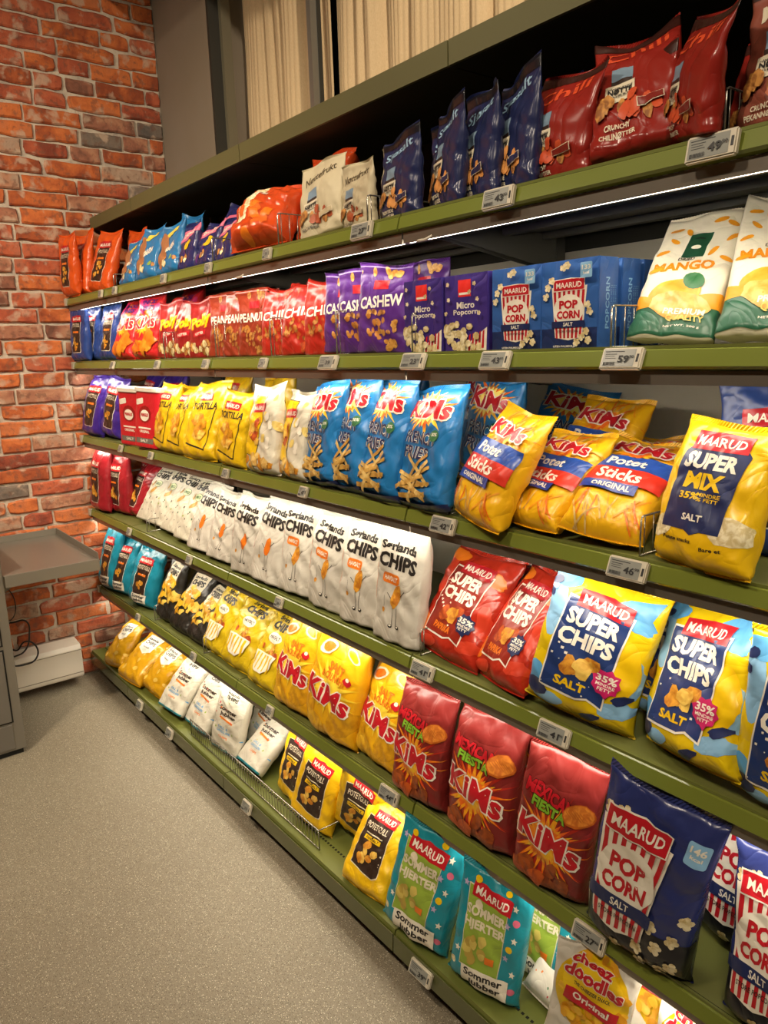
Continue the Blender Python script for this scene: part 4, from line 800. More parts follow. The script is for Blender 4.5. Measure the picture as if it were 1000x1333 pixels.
('orangegull', 'crisp_bag', 1.708, 1.049, 3.209, 7, 15, 4, 0.196, 0.235, 'orange crisp bag beside the light blue snack bags'),
('bluesnack', 'snack_bag', 1.708, 1.059, 2.914, -2, 20, -3, 0.146, 0.16, 'light blue snack bag, smallest in view, beside the orange crisp bags'),
('bluesnack', 'snack_bag', 1.708, 1.05, 2.699, 5, 17, -4, 0.153, 0.179, 'light blue snack bag, middle of three'),
('bluesnack', 'snack_bag', 1.708, 1.055, 2.512, 4, 19, -7, 0.152, 0.166, 'light blue snack bag beside the navy and pink bags'),
('navypink', 'snack_bag', 1.708, 1.065, 2.385, -4, 12, 0, 0.144, 0.143, 'navy and pink snack bag, left of three'),
('navypink', 'snack_bag', 1.708, 1.065, 2.262, -1, 20, -2, 0.139, 0.141, 'navy and pink snack bag, middle of three with shiny stripe'),
('navypink', 'snack_bag', 1.708, 1.074, 2.146, -8, 16, 0, 0.139, 0.129, 'navy and pink snack bag, right of three, beside the shiny orange bag'),
('orangefoil', 'snack_bag', 1.708, 1.036, 1.865, 17, 30, -4, 0.202, 0.193, 'large shiny orange foil snack bag slumped on the top shelf'),
('beige', 'nut_pouch', 1.708, 1.052, 1.572, 7, 6, -8, 0.16, 0.171, 'cream paper look nut pouch, large one facing out'),
('beige', 'nut_pouch', 1.708, 1.051, 1.431, -12, 1, 1, 0.161, 0.137, 'cream paper look nut pouch, smaller in view, by the wire divider'),
('navynut', 'nut_pouch', 1.708, 1.043, 1.27, -10, 1, 0, 0.153, 0.158, 'navy almond pouch with black top, widest in view'),
('rednut', 'nut_pouch', 1.708, 1.039, 0.861, -13, -1, 3, 0.158, 0.154, 'red chili nut pouch, left of the large ones on the top shelf'),
('rednut', 'nut_pouch', 1.708, 1.026, 0.71, 21, 35, -9, 0.108, 0.251, 'red chili nut pouch with brown top, whole front in view'),
('rednut', 'nut_pouch', 1.708, 1.031, 0.625, -40, -2, 9, 0.161, 0.146, 'red chili nut pouch turned sideways beside the wire divider'),
('fries', 'snack_bag', 1.12, 1.14, 1.14, -10, 10, 2, 0.18, 0.25, 'blue french fries snack bag standing behind the wire divider'),
('fries', 'snack_bag', 1.12, 1.27, 1.584, -5, 6, 3, 0.19, 0.27, 'blue snack bag top showing behind the second front fries bag'),
('fries', 'snack_bag', 1.12, 1.3, 1.269, 5, 8, -4, 0.19, 0.27, 'blue snack bag in the back row above the first potato stick bag'),
('fries', 'snack_bag', 1.12, 1.33, 1.128, 12, 30, 8, 0.19, 0.24, 'dark blue snack bag slumped at the back panel behind the potato stick bags'),
('sticks', 'snack_bag', 1.12, 1.17, 0.943, -6, 36, 4, 0.18, 0.24, 'yellow potato stick bag behind the first one, only its top in view'),
('sticks', 'snack_bag', 1.12, 1.17, 0.802, 2, 46, -5, 0.17, 0.19, 'yellow potato stick bag behind the middle one'),
('supermix', 'snack_bag', 1.12, 1.22, 0.6, 0, 12, 4, 0.18, 0.24, 'yellow snack mix bag peeking out behind the large one'),
('navygull', 'crisp_bag', 1.12, 1.15, 0.522, 6, 6, -5, 0.18, 0.26, 'navy crisp bag at the right edge behind the yellow snack mix bag'),
('popbox', 'popcorn_box', 1.441, 1.118, 0.831, 0, 0, 0, 0.117, 0.141, 'blue popcorn box, second in the line behind the right front one'),
('popbox', 'popcorn_box', 1.441, 1.178, 0.831, 0, 0, 0, 0.117, 0.141, 'blue popcorn box, third in the line behind the right front one'),
('popbox', 'popcorn_box', 1.441, 1.118, 0.95, 0, 0, 0, 0.117, 0.141, 'blue popcorn box behind the left front one'),
('microbox', 'popcorn_box', 1.441, 1.115, 1.072, 0, 0, 0, 0.117, 0.141, 'violet micro popcorn box behind the right front one'),
('microbox', 'popcorn_box', 1.441, 1.115, 1.194, 0, 0, 0, 0.117, 0.141, 'violet micro popcorn box behind the left front one'),
('cashew', 'nut_pouch', 1.441, 1.15, 1.33, -6, 6, -3, 0.16, 0.19, 'violet cashew pouch behind the front ones, left of the popcorn boxes'),
('cashew', 'nut_pouch', 1.441, 1.22, 1.46, -6, 6, 4, 0.16, 0.19, 'violet cashew pouch deep in the back row'),
('redkims', 'snack_bag', 1.441, 1.16, 2.68, 2, 10, -4, 0.18, 0.24, 'pink red snack bag behind the dark red peanut bags'),
('chili', 'nut_pouch', 1.441, 1.17, 1.86, -4, 6, 3, 0.15, 0.2, 'red chili nut pouch with pale top in the second row'),
('peanut', 'nut_pouch', 1.441, 1.17, 2.1, -4, 6, -3, 0.15, 0.19, 'red brown peanut pouch in the second row'),
('navynut', 'nut_pouch', 1.708, 1.1, 1.185, -12, 2, 1, 0.15, 0.165, 'navy almond pouch standing behind the widest one'),
('navynut', 'nut_pouch', 1.708, 1.035, 1.12, -24, 2, 2, 0.15, 0.17, 'navy almond pouch turned edge on, left of two alike'),
('navynut', 'nut_pouch', 1.708, 1.035, 1.035, -24, 3, 0, 0.15, 0.175, 'navy almond pouch turned edge on, middle of three'),
('navynut', 'nut_pouch', 1.708, 1.035, 0.952, -22, 3, 0, 0.15, 0.18, 'navy almond pouch turned edge on, left of the wire divider'),
('navynut', 'nut_pouch', 1.708, 1.13, 0.955, -10, 3, 0, 0.16, 0.18, 'navy almond pouch in shadow left of the red pouches'),
('navynut', 'nut_pouch', 1.708, 1.15, 1.08, -8, 3, 0, 0.16, 0.175, 'navy almond pouch in shadow in the second row'),
('rednut', 'nut_pouch', 1.708, 1.12, 0.79, -10, 2, 2, 0.16, 0.17, 'red nut pouch seen between the two large ones'),
('rednut', 'nut_pouch', 1.708, 1.12, 0.56, -10, 2, 1, 0.14, 0.14, 'red nut pouch behind the wire divider on the top shelf'),
('brownnut', 'nut_pouch', 1.708, 1.03, 0.49, -10, 4, 2, 0.15, 0.17, 'brown and pink nut pouch cut by the right edge of the photo'),
('beige', 'nut_pouch', 1.708, 1.1, 1.66, 2, 12, -8, 0.16, 0.17, 'cream nut pouch leaning behind the large cream one'),
('beige', 'nut_pouch', 1.708, 1.11, 1.365, -8, 3, 3, 0.15, 0.16, 'cream nut pouch between the wire divider and the navy pouch'),
('orangefoil', 'snack_bag', 1.708, 1.16, 1.75, 4, 8, 5, 0.18, 0.22, 'red orange foil bag standing behind the slumped shiny one'),
('orangegull', 'crisp_bag', 1.708, 1.14, 3.08, 2, 8, 4, 0.18, 0.22, 'orange crisp bag in the second row behind its alike'),
('bluesnack', 'snack_bag', 1.708, 1.16, 2.6, 2, 8, 4, 0.16, 0.2, 'blue snack bag in the second row of the top shelf'),
('navypink', 'snack_bag', 1.708, 1.16, 2.25, 2, 8, 4, 0.16, 0.18, 'navy snack bag in the second row of the top shelf'),
('tortilla', 'tortilla_chip_bag', 1.12, 1.15, 2.35, 0, 8, 5, 0.19, 0.26, 'yellow tortilla chip bag with its tip above the front ones'),
('tortilla', 'tortilla_chip_bag', 1.12, 1.15, 2.02, 0, 8, -6, 0.19, 0.25, 'yellow tortilla chip bag behind the silvery bag'),
('purple', 'crisp_bag', 1.12, 1.18, 3.2, -4, 10, 8, 0.2, 0.26, 'violet crisp bag in the second row behind the red tubs'),
('purple', 'crisp_bag', 1.12, 1.19, 2.95, 4, 12, -8, 0.2, 0.25, 'violet dark crisp bag top above the red tubs'),
('mexican', 'crisp_bag', 0.42, 1.14, 1.13, 2, 8, 3, 0.2, 0.27, 'brick red crisp bag in the second row, left one'),
('mexican', 'crisp_bag', 0.42, 1.14, 0.93, 2, 8, -3, 0.2, 0.27, 'brick red crisp bag in the second row, right one'),
('popbag', 'popcorn_bag', 0.42, 1.15, 0.52, 0, 6, 3, 0.19, 0.28, 'navy popcorn bag in shadow between the two front ones'),
('paprika', 'crisp_bag', 0.785, 1.17, 1.02, 0, 12, -4, 0.19, 0.24, 'red paprika crisp bag showing its top behind the two front ones'),
('superchips', 'crisp_bag', 0.785, 1.15, 0.68, 0, 10, 0, 0.2, 0.24, 'yellow and blue crisp bag in the gap between the two whole ones'),
('tealhjerter', 'crisp_bag', 0.115, 1.08, 0.9, 0, 8, 0, 0.18, 0.24, 'teal crisp bag in the second row behind the nearer one'),
('cheez', 'cheese_puff_bag', 0.115, 1.03, 0.83, 6, 52, 6, 0.17, 0.23, 'white cheese puff bag lying back beside the teal bags'),
('cheez', 'cheese_puff_bag', 0.115, 1.06, 0.62, 0, 35, -8, 0.17, 0.23, 'white cheese puff bag, right of the most visible one'),
('cheez', 'cheese_puff_bag', 0.115, 0.98, 0.5, 0, 20, -8, 0.17, 0.23, 'white cheese puff bag at the bottom edge of the photo, furthest right'),
('whitesommer', 'crisp_bag', 0.115, 1.09, 2.16, 0, 18, 4, 0.18, 0.21, 'white summer crisp bag in shadow in the second row of the basket'),
('darkred', 'crisp_bag', 0.785, 1.17, 3.25, 0, 8, 6, 0.19, 0.24, 'dark red crisp bag in shadow behind the front three'),
('kimssalt', 'crisp_bag', 0.42, 1.15, 1.72, 0, 8, 3, 0.2, 0.26, 'large golden crisp bag in the second row'),
]
TAGS = [
('S1', 3.018, '', 'small price tag, left of a pair under the orange crisp bags'),
('S1', 2.86, '', 'small price tag, right of a pair under the orange crisp bags'),
('S1', 2.4, '', 'price tag under the light blue snack bags'),
('S1', 2.071, '', 'price tag under the navy and pink bags'),
('S1', 1.732, '', 'price tag under the shiny orange foil bag'),
('S1', 1.333, '27', 'price tag under the cream nut pouches'),
('S1', 0.944, '43', 'price tag under the navy almond pouches'),
('S1', 0.567, '49', 'price tag reading 49 under the red nut pouches'),
('S2', 2.969, '', 'price tag under the navy crisp bags'),
('S2', 2.519, '', 'price tag under the pink red snack bags'),
('S2', 2.139, '', 'price tag under the dark red peanut bags'),
('S2', 1.788, '', 'price tag under the red brown peanut pouches'),
('S2', 1.481, '', 'price tag under the red chili nut pouches'),
('S2', 1.176, '23', 'price tag reading 23 under the violet micro popcorn boxes'),
('S2', 0.952, '43', 'price tag reading 43 under the blue popcorn boxes'),
('S2', 0.692, '59', 'price tag reading 59 under the dried mango pouch'),
('S3', 2.974, '', 'price tag under the violet bags'),
('S3', 2.658, '', 'price tag under the red tubs'),
('S3', 2.058, '', 'price tag under the yellow tortilla chip bags'),
('S3', 1.621, '42', 'price tag under the silvery bags'),
('S3', 1.095, '42', 'price tag reading 42 at the joint beside the potato stick bags'),
('S3', 0.669, '46', 'price tag reading 46 under the large snack mix bag'),
('S4', 2.976, '', 'price tag under the dark red bags'),
('S4', 2.393, '', 'price tag under the white and green bags'),
('S4', 1.784, '', 'price tag under the white black lettered bags'),
('S4', 1.169, '41', 'price tag reading 41 under the red paprika bag'),
('S4', 0.808, '41', 'price tag reading 41 under the yellow and blue bags'),
('S5', 2.98, '', 'price tag under the teal bags beside the wall'),
('S5', 2.433, '', 'price tag under the black and yellow bags'),
('S5', 1.882, '', 'price tag under the yellow bowl bags'),
('S5', 1.304, '44', 'price tag reading 44 under the golden bags'),
('S5', 0.72, '27', 'price tag reading 27 under the navy popcorn bag'),
('S6', 2.849, '', 'price tag on the base front under the mustard bags'),
('S6', 2.544, '', 'price tag on the base front under the first white summer bag'),
('S6', 1.937, '', 'price tag on the base front under the wire basket'),
('S6', 1.112, '39', 'price tag reading 39 on the base front under the teal bags'),
]
DIVIDERS = [
('S1', 2.936, 0.05, 'wire divider between the orange and light blue bags'),
('S1', 2.091, 0.07, 'wire divider among the navy and pink bags'),
('S1', 1.718, 0.08, 'wire divider beside the shiny orange foil bag'),
('S1', 1.347, 0.06, 'wire divider left of the widest navy pouch'),
('S1', 0.935, 0.06, 'wire divider left of the red nut pouches'),
('S1', 0.567, 0.06, 'wire divider beside the sideways red pouch'),
('S2', 2.51, 0.09, 'wire divider beside the dark red peanut bags'),
('S2', 2.117, 0.1, 'wire divider left of the peanut pouches'),
('S2', 1.787, 0.1, 'wire divider left of the red chili pouches'),
('S2', 1.482, 0.1, 'wire divider between the chili and cashew pouches'),
('S2', 1.21, 0.08, 'wire divider left of the violet popcorn boxes'),
('S2', 0.732, 0.065, 'wire divider between the blue boxes and the mango pouch'),
('S3', 2.944, 0.08, 'wire divider left of the red tubs'),
('S3', 1.106, 0.06, 'wire divider between the fries and potato stick bags'),
('S3', 0.666, 0.065, 'wire divider left of the large snack mix bag'),
('S4', 2.842, 0.05, 'wire divider beside the tilted dark red bag'),
('S4', 1.205, 0.06, 'wire divider between the white and paprika bags'),
('S5', 2.853, 0.06, 'wire divider beside the teal bags'),
('S5', 2.396, 0.06, 'wire divider beside the black and yellow bags'),
('S5', 1.308, 0.07, 'wire divider between the golden and brick red bags'),
('S5', 0.741, 0.08, 'wire divider left of the navy popcorn bag'),
]

# ------------------------------------------------------------------ packs on the shelves
def box_mesh(key, w, h, dp):
    """carton: bevelled box with printed front and a lettered narrow side"""
    body, _, d, _ = PACK[key]; bm = bmesh.new(); bmesh.ops.create_cube(bm, size=1)
    for v in bm.verts: v.co = Vector((v.co.x * w, v.co.y * dp, (v.co.z + .5) * h))
    bmesh.ops.bevel(bm, geom=bm.edges[:], offset=.0012, segments=2, affect='EDGES')
    V = [tuple(v.co) for v in bm.verts]; bm.verts.index_update(); F = [tuple(v.index for v in f.verts) for f in bm.faces]; bm.free()
    mats = [body]; MI = [0] * len(F)
    D = D_[key]
    def put(L, fn):
        for li, (dv, df, m) in enumerate(L):
            if m not in mats: mats.append(m)
            k0 = len(V); V.extend(fn(x, z, .0003 + .00012 * li) for x, z in dv)
            for f in df: F.append(tuple(k0 + i for i in f)); MI.append(mats.index(m))
    sx, sz = (w - .003) / D.w, (h - .003) / D.h
    put([t for t in D.L], lambda x, z, o: (max(-w/2, min(w/2, x * sx)), -dp/2 - o, max(0.001, min(h - .001, z * sz))))
    S = Design(dp, h); S.rect(0, .5, .96, .97, body)
    word = 'POPCORN' if key == 'popbox' else 'MICRO POP'
    S.text('MIKROPOPCORN 3 PAKK', -.2, .45, .55, .04, WH, 90); S.L.pop()
    V2, F2 = text2d(word, .02); S._put([(x * .08, z * .010) for x, z in V2], F2, -.1, .5, 90, LBL)
    V2, F2 = text2d('ENERGI 1900 kJ / FETT 24 g / SALT 2 g', .0); 
    for q in (.3, .5, .7): S._put([(x * .07, z * .004) for x, z in V2], F2, q, .45, 90, LBL)
    put(S.L, lambda x, z, o: (w/2 + o, x, z))
    me = bpy.data.meshes.new(key); me.from_pydata(V, [], F)
    for m in mats: me.materials.append(m)
    me.polygons.foreach_set('material_index', MI); me.update(); return me
CACHE = {}; COUNT = {}
CAT = {'crisp_bag': 'crisp bag', 'snack_tub': 'snack tub', 'popcorn_box': 'popcorn box', 'popcorn_bag': 'popcorn bag', 'cheese_puff_bag': 'snack bag', 'nut_bag': 'nut bag', 'nut_pouch': 'nut pouch',
       'dried_fruit_pouch': 'fruit pouch', 'snack_bag': 'snack bag', 'tortilla_chip_bag': 'crisp bag'}
SHN = {1.708: 'top', 1.441: 'second', 1.12: 'third', .785: 'fourth', .42: 'fifth', .115: 'bottom'}
GW = {'crisp_bag': 'crisp bags', 'snack_tub': 'snack tubs', 'popcorn_box': 'popcorn boxes', 'popcorn_bag': 'popcorn bags', 'cheese_puff_bag': 'cheese puff bags', 'nut_bag': 'nut bags', 'nut_pouch': 'nut pouches', 'dried_fruit_pouch': 'dried fruit pouches', 'snack_bag': 'snack bags', 'tortilla_chip_bag': 'tortilla chip bags'}
sorl_n = 0
for (key, name, z0, x, y, yaw, lean, roll, w_, h_, label) in ITEMS:
    if key == 'tube': key = 'tub'; w_ = .165; 
    if key == 'sorl':
        sorl_n += 1
        if sorl_n > 4: key = 'sorlorange'
    D = D_[key]; body, kind, dep, nvar = PACK[key]
    c = COUNT.get(key, 0); COUNT[key] = c + 1; var = c % nvar
    if (key, var) not in CACHE:
        if kind == 'box': CACHE[(key, var)] = (box_mesh(key, D.w, D.h, dep), [])
        else: CACHE[(key, var)] = pack_mesh('pouch', kind, D.w, D.h, dep, 100 + var * 17 + len(CACHE), body, D)
        for nm, sm in CACHE[(key, var)][1]: sm.materials.append(body)
    me, seals = CACHE[(key, var)]
    part = {'box': 'carton', 'tub': 'tub_body'}.get(kind, 'pouch')
    w_ = max(w_, D.w * .82); h_ = max(h_, D.h * .8)
    sx, sz = w_ / D.w, h_ / D.h; sy = (sx + sz) / 2
    if kind == 'box': lean = roll = 0; yaw = 0; sx = sz = sy = 1
    M = Matrix.Rotation(radians(yaw - 90), 4, 'Z') @ Matrix.Rotation(-radians(lean), 4, 'X') @ Matrix.Rotation(radians(roll), 4, 'Y') @ Matrix.Diagonal((sx, sy, sz, 1))
    zmin = min((M @ v.co).z for v in me.vertices)
    for nm, sm in seals: zmin = min(zmin, min((M @ v.co).z for v in sm.vertices))
    R3 = M.to_3x3()
    root = empty(name, (x, y, z0 - zmin + .0008)); root.rotation_mode = 'XYZ'
    mw = Matrix.Translation(root.location) @ M
    loc, rot, sca = mw.decompose(); root.location = loc; root.rotation_euler = rot.to_euler(); root.scale = sca
    tag(root, label, CAT[name], GW[name] + ' on the ' + SHN[z0] + ' shelf')
    o = bpy.data.objects.new(part, me); C.objects.link(o); o.parent = root
    for nm, sm in seals:
        q = bpy.data.objects.new(nm, sm); C.objects.link(q); q.parent = root
    if kind == 'tub':
        lp = []; K = 24
        def ring(a, b, zz): return [(a * (abs(cos(2*pi*i/K)) ** .45) * (1 if cos(2*pi*i/K) >= 0 else -1), b * (abs(sin(2*pi*i/K)) ** .45) * (1 if sin(2*pi*i/K) >= 0 else -1), zz) for i in range(K)]
        H0 = D.h; rs = [ring(D.w/2 + .001, dep/2 + .001, H0 - .006), ring(D.w/2 + .002, dep/2 + .002, H0 - .004), ring(D.w/2 + .002, dep/2 + .002, H0 + .008), ring(D.w/2 - .002, dep/2 - .002, H0 + .011)]
        if 'lid' not in CACHE:
            m_ = MB(); m_.v = sum(rs, []); m_.f = [[a*K+i, a*K+(i+1) % K, (a+1)*K+(i+1) % K, (a+1)*K+i] for a in range(3) for i in range(K)] + [[3*K+i for i in range(K)], [i for i in range(K)][::-1]]
            CACHE['lid'] = m_.mesh('lid'); CACHE['lid'].materials.append(foil('#d8d0c0', .4))
        q = bpy.data.objects.new('lid', CACHE['lid']); C.objects.link(q); q.parent = root
# ------------------------------------------------------------------ price tags
M_TAG = plain('tag_plastic', '#c9c0ab', .35); M_SCR = plain('tag_screen', '#8f9088', .25); M_INK = plain('tag_ink', '#2a2a2a', .5); M_RED2 = plain('tag_clip', '#b8b0a0', .2)
def tag_meshes(price):
    w_, h_, t = .070, .034, .010
    bm = bmesh.new(); bmesh.ops.create_cube(bm, size=1)
    for v in bm.verts: v.co = Vector((v.co.x * w_, v.co.y * t, v.co.z * h_))
    bmesh.ops.bevel(bm, geom=bm.edges[:], offset=.0022, segments=2, affect='EDGES')
    b = bpy.data.meshes.new('tag_body'); bm.to_mesh(b); bm.free(); b.materials.append(M_TAG)
    S = Design(.056, .027); V = []; F = []; MI = []
    S.rect(0, .5, 1, 1, 0); S.rect(-.3, .86, .6, .05, 1); S.rect(-.5, .72, .36, .04, 1); S.rect(-.55, .6, .3, .03, 1); S.rect(-.5, .48, .34, .03, 1)
    r = random.Random(len(price))
    for i in range(14): S.rect(-.86 + i * .055, .16, .012 + .01 * r.random(), .2, 1)
    if price: S.text(price, .35, .42, .34, .42, 1, 0, .03); S.text('90', .82, .55, .14, .18, 1, 0, .02)
    else: S.text('39', .35, .42, .34, .36, 1, 0, .02)
    for li, (dv, df, m) in enumerate(S.L):
        k0 = len(V); V += [(x - .003, -t/2 - .0004 - .00008 * li, z - .0135) for x, z in dv]
        for f in df: F.append(tuple(k0 + i for i in f)); MI.append(m)
    s = bpy.data.meshes.new('screen'); s.from_pydata(V, [], F); s.materials.append(M_SCR); s.materials.append(M_INK); s.polygons.foreach_set('material_index', MI)
    k = MB().box(.0275, .031, -t/2 - .0006, -t/2 - .0001, -.006, .006).mesh('button'); k.materials.append(M_INK)
    return b, s, k
TC = {}
ZS = dict(SZ, S6=.115)
for s_, y, price, label in TAGS:
    if price not in TC: TC[price] = tag_meshes(price)
    z = ZS[s_]; x = .9855 if s_ != 'S6' else .9135; zt = z - .015 if s_ != 'S6' else z - .028
    tl = {'S1': 12, 'S2': 22}.get(s_, 22); sc_ = .86 if y > 1.6 else 1.0
    wf = .62 if y > 1.6 else 1.0
    if s_ == 'S6' and y > 1.6: wf = .75; sc_ = 1.0
    r = empty('price_tag', (x, y, zt)); r.rotation_euler = (radians(-tl), 0, radians(-90)); r.scale = (sc_ * wf, sc_, sc_)
    r.rotation_euler = (Matrix.Rotation(radians(-90), 3, 'Z') @ Matrix.Rotation(-radians(tl), 3, 'X')).to_euler()
    tag(r, label, 'price tag', 'price tags on the shelf rails')
    for nm, m_ in zip(('tag_body', 'screen', 'button'), TC[price]):
        o = bpy.data.objects.new(nm, m_); C.objects.link(o); o.parent = r
        if nm == 'wire_bars': o['kind'] = 'stuff'
# ------------------------------------------------------------------ wire dividers
M_WIRE = plain('chrome_wire', '#a8a398', .25, .8)
DC = {}
for s_, y, hh, label in DIVIDERS:
    z = ZS[s_]
    if hh not in DC:
        r_ = .0017; fr = MB().tube([(0, 0, 0.0), (0, 0, hh - .006), (.002, 0, hh - .002), (.006, 0, hh), (.30, 0, hh), (.30, 0, 0)], r_)
        bars = MB()
        for xx in (.010, .034, .058, .10, .14, .18, .22, .26): bars.tube([(xx, 0, 0), (xx, 0, hh)], .0011, 5)
        foot = MB().tube([(0, 0, .002), (.30, 0, .002)], r_)
        a, b_, c_ = fr.mesh('frame'), bars.mesh('wire_bars'), foot.mesh('foot_wire')
        for m_ in (a, b_, c_): m_.materials.append(M_WIRE); m_.polygons.foreach_set('use_smooth', [True] * len(m_.polygons))
        DC[hh] = (a, b_, c_)
    r = empty('wire_divider', (1.012, y, z + .0005)); tag(r, label, 'divider', 'wire dividers on the shelves')
    for nm, m_ in zip(('frame', 'wire_bars', 'foot_wire'), DC[hh]):
        o = bpy.data.objects.new(nm, m_); C.objects.link(o); o.parent = r
        if nm == 'wire_bars': o['kind'] = 'stuff'

# ------------------------------------------------------------------ wire basket front on the base shelf
ya, yb = (1.583, 2.428)
bk = tag(empty('wire_basket_front', (.952, ya, .116)), 'low wire basket front before the white summer bags on the bottom shelf', 'wire basket')
L = yb - ya
MB().tube([(0, 0, 0), (0, 0, .06), (0, L, .06), (0, L, 0)], .0022).obj('top_rail', M_WIRE, bk, smooth=True)
MB().tube([(0, 0, .003), (0, L, .003)], .0018).obj('bottom_rail', M_WIRE, bk, smooth=True)
s = MB(); n = int(L / .017)
for i in range(1, n): s.tube([(0, L * i / n, .003), (0, L * i / n, .06)], .0011, 5)
s.obj('wire_bars', M_WIRE, bk, smooth=True, kind='stuff')
MB().tube([(0, 0, .06), (.16, 0, .06), (.16, 0, 0)], .0018).obj('side_wire', M_WIRE, bk, smooth=True)
# ------------------------------------------------------------------ steel cabinet with side tray
M_CAB = plain('cabinet_steel', '#7d776b', .42, .25); M_CAB2 = plain('cabinet_door_steel', '#78736a', .38, .3); M_GAP = plain('cabinet_gap', '#15140f', .8)
cb = tag(empty('steel_cabinet', (.2, 3.2, 0)), 'grey steel checkout cabinet with panelled doors, cut by the left edge of the photo', 'cabinet')
def loc(m_, px=.2, py=3.2): m_.v = [(a - px, b - py, c) for a, b, c in m_.v]; return m_
loc(MB().box(-.25, .50, 2.93, 3.45, .02, .84)).obj('body', M_CAB, cb, bevel=.003)
loc(MB().box(-.25, .50, 2.925, 3.46, .84, .86)).obj('top', M_CAB, cb, bevel=.003)
loc(MB().box(-.23, .49, 2.94, 3.44, 0, .02)).obj('plinth', M_GAP, cb)
for z0, z1 in ((.14, .415), (.44, .80)):
    loc(MB().box(-.20, .462, 2.922, 2.934, z0, z1)).obj('door', M_CAB2, cb, bevel=.002)
    loc(MB().box(-.206, .468, 2.928, 2.9335, z0 - .006, z1 + .006)).obj('door_gap', M_GAP, cb)
loc(MB().box(-.20, .462, 2.925, 2.932, .03, .128)).obj('base_panel', M_CAB2, cb, bevel=.002)
bx = MB().box(.36, .44, 3.1, 3.3, .861, .93).obj('card_terminal', M_GAP, bevel=.006); tag(bx, 'black device on top of the steel cabinet at the left edge', 'device')
tr = tag(empty('side_tray', (.67, 3.2, .69)), 'flat grey metal tray shelf with raised rim in front of the brick wall', 'tray')
def loc3(m_): m_.v = [(a - .67, b - 3.2, c - .69) for a, b, c in m_.v]; return m_
loc3(MB().box(.503, .838, 2.92, 3.50, .690, .694)).obj('tray_floor', plain('tray_steel', '#8a8478', .3, .5), tr)
loc3(MB().box(.503, .840, 2.915, 2.920, .652, .697)).obj('front_rim', M_CAB, tr, bevel=.001)
loc3(MB().box(.836, .840, 2.92, 3.50, .665, .722)).obj('side_rim', M_CAB, tr, bevel=.001)
loc3(MB().prism_y([(.504, .689), (.70, .689), (.504, .57)], 3.10, 3.104)).obj('tray_bracket', M_CAB, tr)
loc3(MB().box(.503, .836, 3.497, 3.50, .694, .722)).obj('rear_rim', M_CAB, tr, bevel=.001)
# ------------------------------------------------------------------ radiator, power strip, cables
M_RAD = plain('radiator_white', '#e2d8c6', .4)
rd = tag(empty('wall_heater', (.6, 3.46, .04)), 'long low white panel heater on the brick wall just above the floor', 'heater')
def loc4(m_): m_.v = [(a - .6, b - 3.46, c - .04) for a, b, c in m_.v]; return m_
h_ = MB(); k = 0
prof = [(3.405, .045), (3.400, .055), (3.400, .178), (3.412, .196), (3.50, .205), (3.50, .045)]
for xx in (.30, .857):
    h_.v += [(xx, yy, zz) for yy, zz in prof]
n = len(prof)
for i in range(n): j = (i + 1) % n; h_.f.append([i, j, n + j, n + i])
h_.f += [list(range(n)), [n + i for i in range(n)][::-1]]
loc4(h_).obj('heater_casing', M_RAD, rd, bevel=.002)
loc4(MB().box(.302, .855, 3.3985, 3.4005, .066, .069)).obj('lower_seam', plain('seam_grey', '#8d8370', .6), rd)
loc4(MB().box(.302, .855, 3.3985, 3.4005, .172, .174)).obj('upper_seam', plain('seam_grey', '#8d8370', .6), rd)
for xx in (.36, .78): loc4(MB().box(xx, xx + .02, 3.50, 3.518, .08, .17)).obj('wall_bracket', M_RAD, rd)
ps = tag(empty('power_socket', (.56, 3.5, .33)), 'white power socket box with plugs beside the grey cabinet', 'socket')
MB().box(-.03, .03, -.012, .015, -.06, .06).obj('socket_body', M_RAD, ps, bevel=.004)
for zz in (-.03, .02): MB().box(-.016, .016, -.034, -.012, zz - .014, zz + .014).obj('plug', plain('white_plastic', '#d8cfbd', .4) if zz > 0 else M_GAP, ps, bevel=.003)
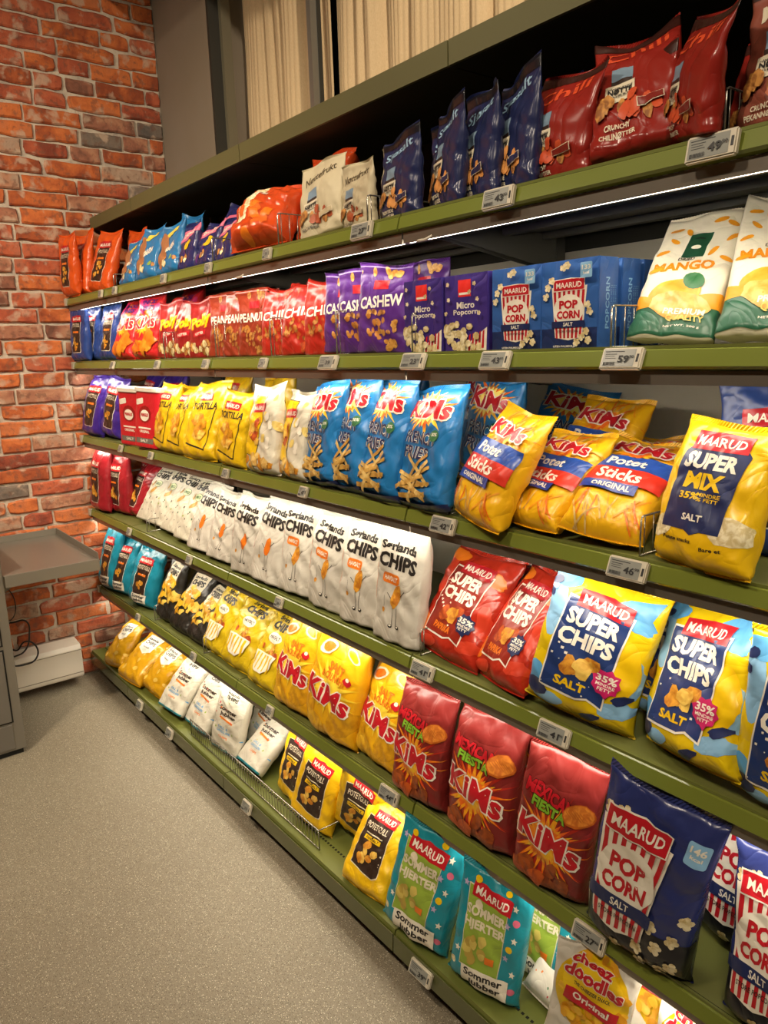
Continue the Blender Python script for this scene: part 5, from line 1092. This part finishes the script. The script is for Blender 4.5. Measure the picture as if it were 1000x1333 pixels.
M_CBL = plain('cable_black', '#191815', .45)
def cable(pts, label, r=.0035):
    cu = bpy.data.curves.new('power_cable', 'CURVE'); cu.dimensions = '3D'; cu.bevel_depth = r; cu.bevel_resolution = 2; cu.resolution_u = 8
    sp = cu.splines.new('BEZIER'); sp.bezier_points.add(len(pts) - 1)
    for b_, p in zip(sp.bezier_points, pts): b_.co = p; b_.handle_left_type = b_.handle_right_type = 'AUTO'
    cu.materials.append(M_CBL); o = bpy.data.objects.new('power_cable', cu); me = bpy.data.meshes.new_from_object(o); bpy.data.objects.remove(o)
    o = bpy.data.objects.new('power_cable', me); C.objects.link(o); return tag(o, label, 'cable', 'cables by the heater')
cable([(.56, 3.46, .35), (.60, 3.42, .36), (.645, 3.40, .36), (.65, 3.39, .30), (.62, 3.38, .235), (.57, 3.38, .22)], 'black cable bending down from the socket over the white heater')
cable([(.56, 3.46, .30), (.59, 3.40, .24), (.63, 3.37, .28), (.665, 3.36, .25), (.655, 3.35, .20), (.60, 3.34, .19), (.55, 3.34, .20)], 'black cable looping lowest in front of the white heater')
cable([(.50, 3.49, .56), (.56, 3.49, .55), (.61, 3.49, .49), (.63, 3.49, .42), (.61, 3.48, .36), (.57, 3.47, .35)], 'thin grey cable arching over the bricks below the tray', .0022)
# ------------------------------------------------------------------ ceiling lamps behind the camera's view
M_LH = plain('lamp_black', '#1c1b19', .5); M_LE = emis('lamp_lens', (1.0, .8, .56, 1), 6)
for i, (p, t, e) in enumerate(SPOTS):
    d_ = (Vector(t) - Vector(p)).normalized(); q = Vector(p)
    lp = tag(empty('ceiling_spot', tuple(q)), 'black ceiling spot lamp number ' + ('one', 'two', 'three', 'four', 'five')[i] + ' from the photographer along the aisle, outside the photo', 'lamp', 'ceiling spots above the aisle')
    MB().tube([tuple(-d_ * .15), tuple(-d_ * .02)], .085, 20).obj('lamp_housing', M_LH, lp, smooth=False)
    MB().tube([tuple(-d_ * .1), (0, 0, CEIL - q.z)], .008, 8).obj('stem', M_LH, lp)
